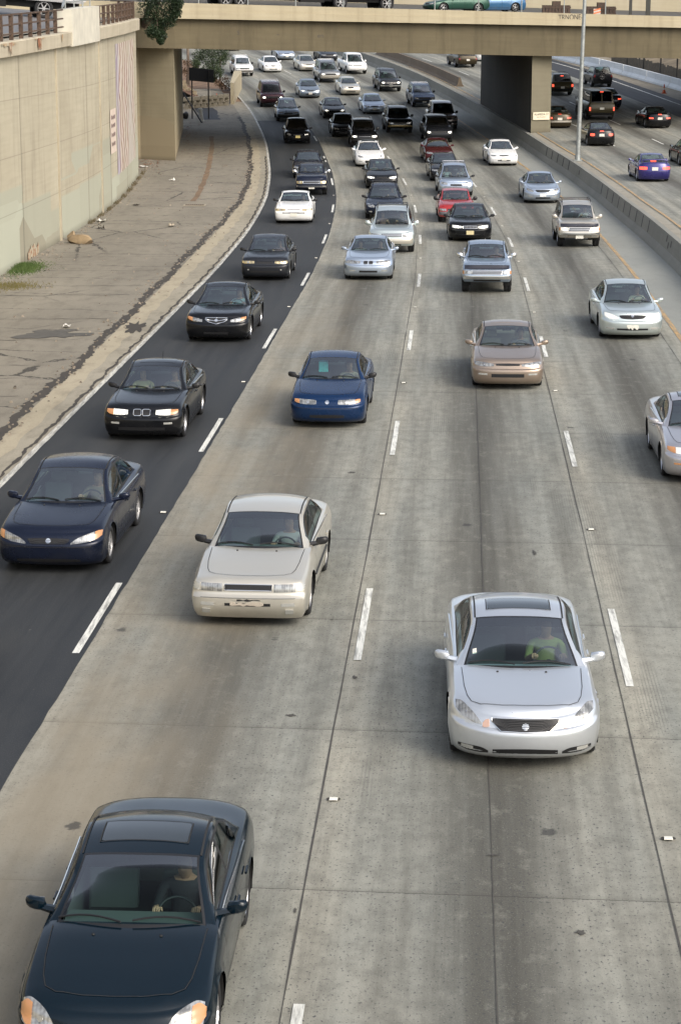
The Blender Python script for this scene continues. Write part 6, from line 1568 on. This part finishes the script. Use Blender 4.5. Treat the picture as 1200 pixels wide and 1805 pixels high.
c = car('sedan', 'car', 'black sedan with a barred chrome grille, headlights on and a yellow number plate', 827, 422, 'black', dict(L=4.98, w=.92, wb=2.77, fo=1.03, fb=.5, nf=2.4, lip=.67, hood=.78, yc=1.4, yr0=2.2, yr1=3.3, yd0=4.05, zr=1.42, zr0=1.35), dict(hl=[(.34, .57, .65), (.56, .565, .68), (.74, .59, .69)], lit=True, bulb=[.5, .62], grille=[(-.30, .56, .65), (0, .55, .66), (.30, .56, .65)], gbars=0, chrome=True, plate=.39, platem=simple('yellow_plate2', (.62, .53, .30), .5), intake=[(-.6, .29, .33), (.6, .29, .33)]), 'cap', hi=.8, mir=M_black,
    people=[(1, 'driver in the black sedan with the barred chrome grille', (.06, .06, .06))])
go = [o for o in c.root.children if o.name.startswith('grille')][0]
for i in range(9): c.bar('grille_bar', [(-.24+.06*i, .565), (-.24+.06*i, .65)], .008, M_chrome, off=.014, parent=go)
c = car('pickup_truck', 'pickup', 'light blue pickup with a dark hood edge and chrome bumper and mirrors', 857, 513, 'pick', dict(PICK, w=.845, L=4.75, wb=2.85, fo=.80, r=.35, zs=.40, lip=.86, belt=1.06, hood=1.0, zc=1.08, zr=1.58, zr0=1.50, zr1=1.55, nf=4.5, fb=.2),
    dict(hl=[(.52, .66, .79), (.74, .66, .79)], bulb=[.60], grille=[(-.50, .66, .79), (.50, .66, .79)], gbars=2, gbm=M_chrome, gbr=.017, chrome=True, bumper=(.50, .62), bm=M_chrome, intake=[(-.45, .42, .48), (.45, .42, .48)], ind=[(.76, .67, .78), (.80, .67, .78), (.825, .67, .78)], cr=.014), 'steel', hi=.9, mir=M_chrome, opt=('deflector', 'bed', 'sunroof'), inter='grey',
    people=[(1, 'driver in a reddish shirt in the light blue pickup', (.25, .08, .07))])
c = car('coupe', 'car', 'silver coupe with twin kidney-shaped grilles in front of the silver SUV', 650, 490, 'bluesilver', dict(L=4.49, w=.875, wb=2.72, fo=.78, r=.33, yc=1.42, yr0=2.15, yr1=3.0, yd0=3.75, zr=1.37, zr0=1.30, zr1=1.31, hood=.77, lip=.67, fb=.38, nf=2.7, xro=0.665, bp=(2.80,)),
    dict(hl=[(.28, .605, .675), (.46, .59, .69), (.62, .595, .70), (.76, .63, .70)], bulb=[.38, .54], grille=[(-.17, .595, .67), (-.14, .575, .685), (-.04, .575, .685), (-.015, .595, .67)], chrome=True, gbars=0, cr=.010, intake=[(-.32, .29, .36), (.32, .29, .36)], fog=[(.46, .33, .37), (.66, .335, .37)]), 'five', hi=.85, inter='grey', opt=('sunroof',),
    people=[(1, 'driver in the silver coupe with twin grilles', (.1, .1, .12)), (-1, 'passenger in a pale top in the silver coupe with twin grilles', (.45, .38, .36))])
g = c.shell('grille', [(.015, .595, .67), (.04, .575, .685), (.14, .575, .685), (.17, .595, .67)], M_black, off=.007)
c.bar('grille_surround', [(.015, .67), (.04, .685), (.14, .685), (.17, .67), (.17, .595), (.14, .575), (.04, .575), (.015, .595), (.015, .67)], .010, M_chrome, off=.01, parent=g)
c = car('suv', 'suv', 'silver SUV with a chrome-striped grille directly behind the silver coupe', 690, 443, 'palegreen', dict(SUV, L=4.7, w=.915, zs=.30, r=.35, lip=.82, belt=1.0, hood=.93, zc=1.04, zr=1.68, zr0=1.55, zr1=1.64, nf=3., fb=.36, xro=0.705),
    dict(hl=[(.44, .66, .76), (.62, .65, .79), (.80, .68, .80)], warm=False, grille=[(-.40, .67, .78), (.40, .67, .78)], gbars=3, gbm=M_chrome, gbr=.013, fog=[(.62, .47, .52), (.70, .47, .52)], bumper=(.40, .60), bm=pt('champagne')), 'five', hi=.85, opt=('rails',),
    people=[(1, 'driver in the silver SUV behind the silver coupe', (.12, .10, .12)), (-1, 'passenger with dark hair in the silver SUV behind the silver coupe', (.3, .15, .13))])
c = car('sedan', 'car', 'dark navy tall car with rounded headlights, directly behind the silver SUV', 677, 384, 'navy', dict(WAG, zr=1.52, zr0=1.43, zr1=1.46, w=.90, lip=.70), dict(hl=[(.44, .58, .66), (.58, .57, .71), (.76, .60, .73)], fog=[(.56, .36, .41), (.70, .36, .41)]), 'cap', hi=.65, mir=M_black, opt=('rails',), people=[(1, 'driver in the dark navy tall car', (.05, .05, .08))])
c = car('sedan', 'car', 'black sedan with its headlights on between the white sporty sedan and the navy tall car', 672, 330, 'black', dict(), dict(hl=[(.40, .575, .64), (.60, .565, .67), (.78, .59, .68)], lit=True), 'cap', hi=.6, mir=M_black, people=[(1, 'driver in the black sedan behind the navy tall car', (.15, .15, .15)), (-1, 'passenger in the black sedan behind the navy tall car', (.35, .3, .28))])
c = car('sedan', 'car', 'white sporty sedan with a black sunroof in front of the black SUV', 651, 292, 'white', dict(L=4.5, fb=.5, nf=2.3), dict(hl=[(.40, .58, .63), (.58, .57, .68), (.72, .61, .72)], grille=[(-.30, .60, .63), (.30, .60, .63)], intake=[(-.30, .27, .40), (0, .25, .41), (.30, .27, .40)], gmat=simple('pale_grille', (.5, .5, .48), .4), plate=None, fog=[(.48, .32, .37), (.68, .34, .39)]), 'five', hi=.65, opt=('sunroofglass',), people=[(1, 'driver in the white sporty sedan', (.2, .15, .12))])
# --- right lane
c = car('sedan', 'car', 'white sedan with a barred grille alone in the right lane near the pier', 885, 290, 'white', dict(w=.88), dict(hl=[(.46, .59, .65), (.62, .585, .67), (.78, .60, .67)], grille=[(-.28, .595, .65), (0, .585, .66), (.28, .595, .65)], plate=.42), 'cap', hi=.65, people=[(1, 'driver in the white sedan near the pier', (.2, .2, .22))])
c = car('sedan', 'car', 'silver-blue luxury sedan with a white front number plate in the right lane', 954, 356, 'bluesilver', dict(L=4.82, w=.915, wb=2.85, fo=.86, r=.335, yc=1.30, yr0=2.12, yr1=3.25, yd0=4.05, zr=1.43, zr0=1.36, zr1=1.37, hood=.75, lip=.655, fb=.50, xro=0.645, nf=2.3, bp=(2.70,)),
    dict(hl=[(.46, .585, .64), (.58, .59, .70), (.72, .62, .745), (.80, .68, .765)], bulb=[.66], grille=[(-.37, .655, .68), (-.30, .585, .685), (0, .555, .69), (.30, .585, .685), (.37, .655, .68)], gbars=4, plate=.44, platem=simple('white_plate', (.75, .75, .75), .4), intake=[(-.37, .255, .33), (0, .25, .33), (.37, .255, .33)], fog=[(.50, .33, .37), (.74, .36, .41)]), 'ten', hi=.75, opt=('sunroof',), inter='dark',
    people=[(1, 'driver in the silver-blue luxury sedan', (.1, .1, .1)), (-1, 'passenger in the silver-blue luxury sedan', (.15, .14, .14))])
c = car('suv', 'suv', 'beige SUV with a roof rack, dark hood deflector and chrome bumper in the right lane', 1018, 433, 'beige', dict(SUV, L=4.65, w=.865, zs=.40, r=.38, lip=.88, hood=1.03, zr=1.72, zr0=1.60, zr1=1.70, nf=3.8, fb=.26),
    dict(hl=[(.46, .69, .82), (.62, .69, .825), (.76, .70, .825)], lit=True, bulb=[.60], ind=[(.77, .71, .82), (.80, .71, .82), (.83, .71, .82)], grille=[(-.42, .69, .81), (.42, .69, .81)], chrome=True, gbars=1, gbm=M_chrome, gbr=.022, cr=.016, bumper=(.52, .62), bm=M_chrome, intake=[(-.78, .38, .50), (.78, .38, .50)], fog=[(.54, .44, .49), (.70, .44, .49)], plate=.46), 'five', hi=.9, opt=('rails', 'deflector'),
    people=[(1, 'driver with raised pale sleeve in the beige SUV', (.5, .46, .42))])
# --- opposite carriageway, seen from behind
DZ = .85
c = car('coupe', 'car', 'purple-blue coupe with a rear spoiler and glowing red tail lights', 1149, 318, 'purple', dict(L=4.40, w=.85, wb=2.62, fo=.85, zr=1.37, zr0=1.30, zr1=1.31, yd0=3.75, zd=.98), dict(tl=[(.40, .64, .77), (.60, .63, .78), (.78, .65, .77)], plate=.68), 'seven', 'rear', DZ, hi=.75)
MB().tube([(-.66, c.Y(4.22), 1.10), (-.4, c.Y(4.25), 1.13), (.4, c.Y(4.25), 1.13), (.66, c.Y(4.22), 1.10)], .028).tube([(-.6, c.Y(4.2), .93), (-.6, c.Y(4.22), 1.11)], .02).tube([(.6, c.Y(4.2), .93), (.6, c.Y(4.22), 1.11)], .02).build('spoiler', pt('purple'), c.root)
c.shell('brake_light', [(-.14, 1.0, 1.05), (.14, 1.0, 1.05)], M_taillit, 'back', nu=3, nv=1, off=.03)
car('sedan', 'car', 'black rounded sedan with red brake lights just right of the steel pole', 1057, 256, 'black', dict(w=.86, L=4.3, zr=1.40), dict(tl=[(.44, .66, .78), (.58, .64, .80), (.70, .66, .78)], plate=.70, brake=.93), 'cap', 'rear', DZ, hi=.6, mir=M_black)
car('coupe', 'car', 'black coupe with a white roof side and red tail lights, near the right edge', 1157, 224, 'black', dict(w=.87, zr=1.36, zr0=1.29, zr1=1.30), dict(tl=[(.44, .66, .74), (.72, .66, .75)], plate=.68, brake=.95), 'cap', 'rear', DZ, hi=.55, mir=M_black)
car('sedan', 'car', 'black car cut off by the right edge behind the purple coupe', 1222, 291, 'black', dict(), dict(lit=False), 'cap', 'rear', DZ, hi=.5, mir=M_black)
car('sedan', 'car', 'gold-brown sedan half hidden by the bridge pier, brake lights on', 982, 224, 'bronze', dict(w=.88), dict(tl=[(.50, .66, .77), (.80, .67, .77)], plate=.66, brake=.98, bumper=(.42, .54), bm=pt('beige')), 'cap', 'rear', DZ, hi=.55)
VAN = dict(SUV, L=5.4, w=.98, wb=3.5, fo=.85, r=.36, zs=.38, lip=1.0, belt=1.22, tail=1.24, hood=1.18, yc=.75, zc=1.26, yr0=1.35, zr0=1.98, zr=2.08, yrm=2.6, yr1=5.05, zr1=2.06, yd0=5.33, zd=1.24, ztail=1.22, xrf=.86, xro=.80, bp=(2.0, 3.6), side_end=5.0, kind='van', rb=.12, nr=6, fb=.3)
c = car('van', 'van', 'olive-brown passenger van with two dark rear windows and red lights beside the steel pole', 1055, 210, 'olive', VAN, dict(tl=[(.80, .70, .95), (.95, .70, .95)], plate=.86, brake=2.0, bumper=(.42, .56), bm=M_black), 'steel', 'rear', DZ, hi=.6, glass=M_dglass, inter='dark', mir=M_black)
c.shell('rear_pillar', [(-.035, 1.26, 1.98), (.035, 1.26, 1.98)], pt('olive'), 'back', off=.008, nu=2, nv=6)
c = car('suv', 'suv', 'dark green small SUV with a spare wheel on its back door, above the van', 1058, 152, 'dkgrey', dict(SUV, L=4.1, wb=2.4, yr1=3.6, yd0=3.98, side_end=3.6, bp=(2.5, 3.2), w=.87), dict(tl=[(.66, .85, 1.05), (.80, .85, 1.05)], plate=.85, lit=False, bumper=(.4, .56)), 'five', 'rear', DZ, hi=.5, mir=M_black)
t_, q_ = wheel_meshes(.34, 'steel', .2); w_ = bpy.data.objects.new('spare_wheel', t_); COL.objects.link(w_); w_.parent = c.root; w_.location = (.12, c.Y(4.16), .93); w_.rotation_euler = (0, 0, math.pi/2)
w2 = bpy.data.objects.new('wheel_cover', q_); COL.objects.link(w2); w2.parent = w_
car('sedan', 'car', 'dark blue sedan half hidden behind the olive van', 1072, 189, 'navy', dict(), dict(tl=[(.50, .68, .78), (.80, .68, .78)]), 'cap', 'rear', DZ, hi=.45, mir=M_black)
car('pickup_truck', 'pickup', 'dark brown pickup with a canopy just right of the pier', 986, 166, 'olive', dict(SUV, w=.95), dict(tl=[(.72, .72, .92), (.86, .72, .92)], plate=.66, brake=1.55, bumper=(.42, .56)), 'cap', 'rear', DZ, hi=.45, opt=('rails',), glass=M_dglass, mir=M_black)
car('suv', 'suv', 'brown pickup-like SUV driving away left of the pier, partly under the girder', 818, 117, 'bronze', dict(SUV, w=.95, L=5.0), dict(tl=[(.72, .75, .92), (.86, .75, .92)], plate=.75, lit=False), 'five', 'rear', DZ, hi=.45)
car('sedan', 'car', 'white car almost hidden between the girder and the pier', 850, 106, 'white', dict(), dict(lit=False), 'cap', 'rear', DZ, hi=.4)

# ------------------------------------------------------------------ traffic on the bridge and the street
def side_car(name, label, cat, px, d, row, col, shape, flip=False, lit=False):
    q = atY(px, row, 150)
    for _ in range(4): q = atY(px, row, bY(q.x)+d)
    r = empty(name, (q.x, q.y, dk(q.x, d)), math.atan(.43)+(math.pi/2 if flip else -math.pi/2)); tag(r, label, cat, 'vehicles crossing the bridge')
    c = Car(r, 'front', .5, paint=pt(col), **shape); rear_face(c, dict(lit=lit, tl=[(.50, .68, .80), (.82, .68, .80)])); front_face(c, {}); add_wheels(c, 'five'); interior(c, 'dark'); mirrors(c, M_black); seams(c); return c
side_car('sedan', 'dark green sedan crossing the bridge, left of the blue car', 'car', 772, 8., 17, 'green2', dict(WAG))
side_car('sedan', 'bright blue car crossing the bridge beyond the green one', 'car', 838, 11.5, 17, 'brblue', dict())
def truck(name, label, px0, px1, d, row, hgt, wheels, body, base=None, along=None, stripe=None):
    if base is None:
        q0 = atY(px0, row, 150); q1 = atY(px1, row, 150)
        for _ in range(4): q0 = atY(px0, row, bY(q0.x)+d); q1 = atY(px1, row, bY(q1.x)+d)
        z = dk(q0.x, d); zr_ = dk(q1.x, d)
    else: q0, q1 = base; z, zr_ = q0.z, q1.z
    ang = math.atan2(q1.y-q0.y, q1.x-q0.x); L_ = (Vector((q1.x, q1.y, 0))-Vector((q0.x, q0.y, 0))).length
    r = empty(name, (q0.x, q0.y, z)); r.rotation_euler = (0, -math.atan2(zr_-z, L_), ang); tag(r, label, 'truck', 'vehicles crossing the bridge')
    bm = MB().box((0, 0, 1.0), (L_, 2.45, hgt)); 
    for i in range(int(L_/.9)): bm.box((.4+i*.9, -.02, 1.05), (.46+i*.9, -.001, hgt-.05))
    bm.build('cargo_box', simple('box_white', body, .5, var=.06), r, smooth=False)
    MB().box((.1, -.03, .88), (L_-.1, .0, .998)).build('side_rail', simple('side_rail', (.30, .30, .30), .5), r, smooth=False)
    if stripe: MB().box((0, -.028, 1.25), (L_, -.022, 1.55)).build('stripe', simple('red_stripe', stripe, .5), r, smooth=False)
    MB().box((.3, .35, .55), (L_-.3, 2.1, .95)).box((L_*.45, .08, .45), (L_*.58, .5, .86)).build('chassis', M_under, r, smooth=False)
    for wx in wheels:
        t_, q_ = wheel_meshes(.5, 'steel', .28)
        for yy, rz in ((.2, -math.pi/2), (2.25, math.pi/2)):
            w = bpy.data.objects.new('wheel', t_); COL.objects.link(w); w.parent = r; w.location = (L_*wx, yy, .5); w.rotation_euler = (0, 0, rz)
            k = bpy.data.objects.new('rim', q_); COL.objects.link(k); k.parent = w
    return r, L_
truck('box_truck', 'long white-sided truck on the bridge, only wheels and sill in view', 382, 705, 9., 4, 3.8, (.05, .13, .67, .93), (.55, .53, .52))
ya = 112.; q0 = Vector((-27.0, ya-3, 0)); q1 = Vector((-14.9, ya+2.5, 0))
q1 = atY(150, 16, ya+1.5); q0 = Vector((q1.x-9.5, q1.y-2.4, q1.z+.25))
q1.z = stz(q1.x, q1.y)
q0.z = stz(q0.x, q0.y)
truck('delivery_truck', 'white red-striped truck on the street above the left wall', 0, 0, 0, 0, 3.4, (.15, .78), (.62, .56, .54), (q0, q1), stripe=(.45, .04, .04))
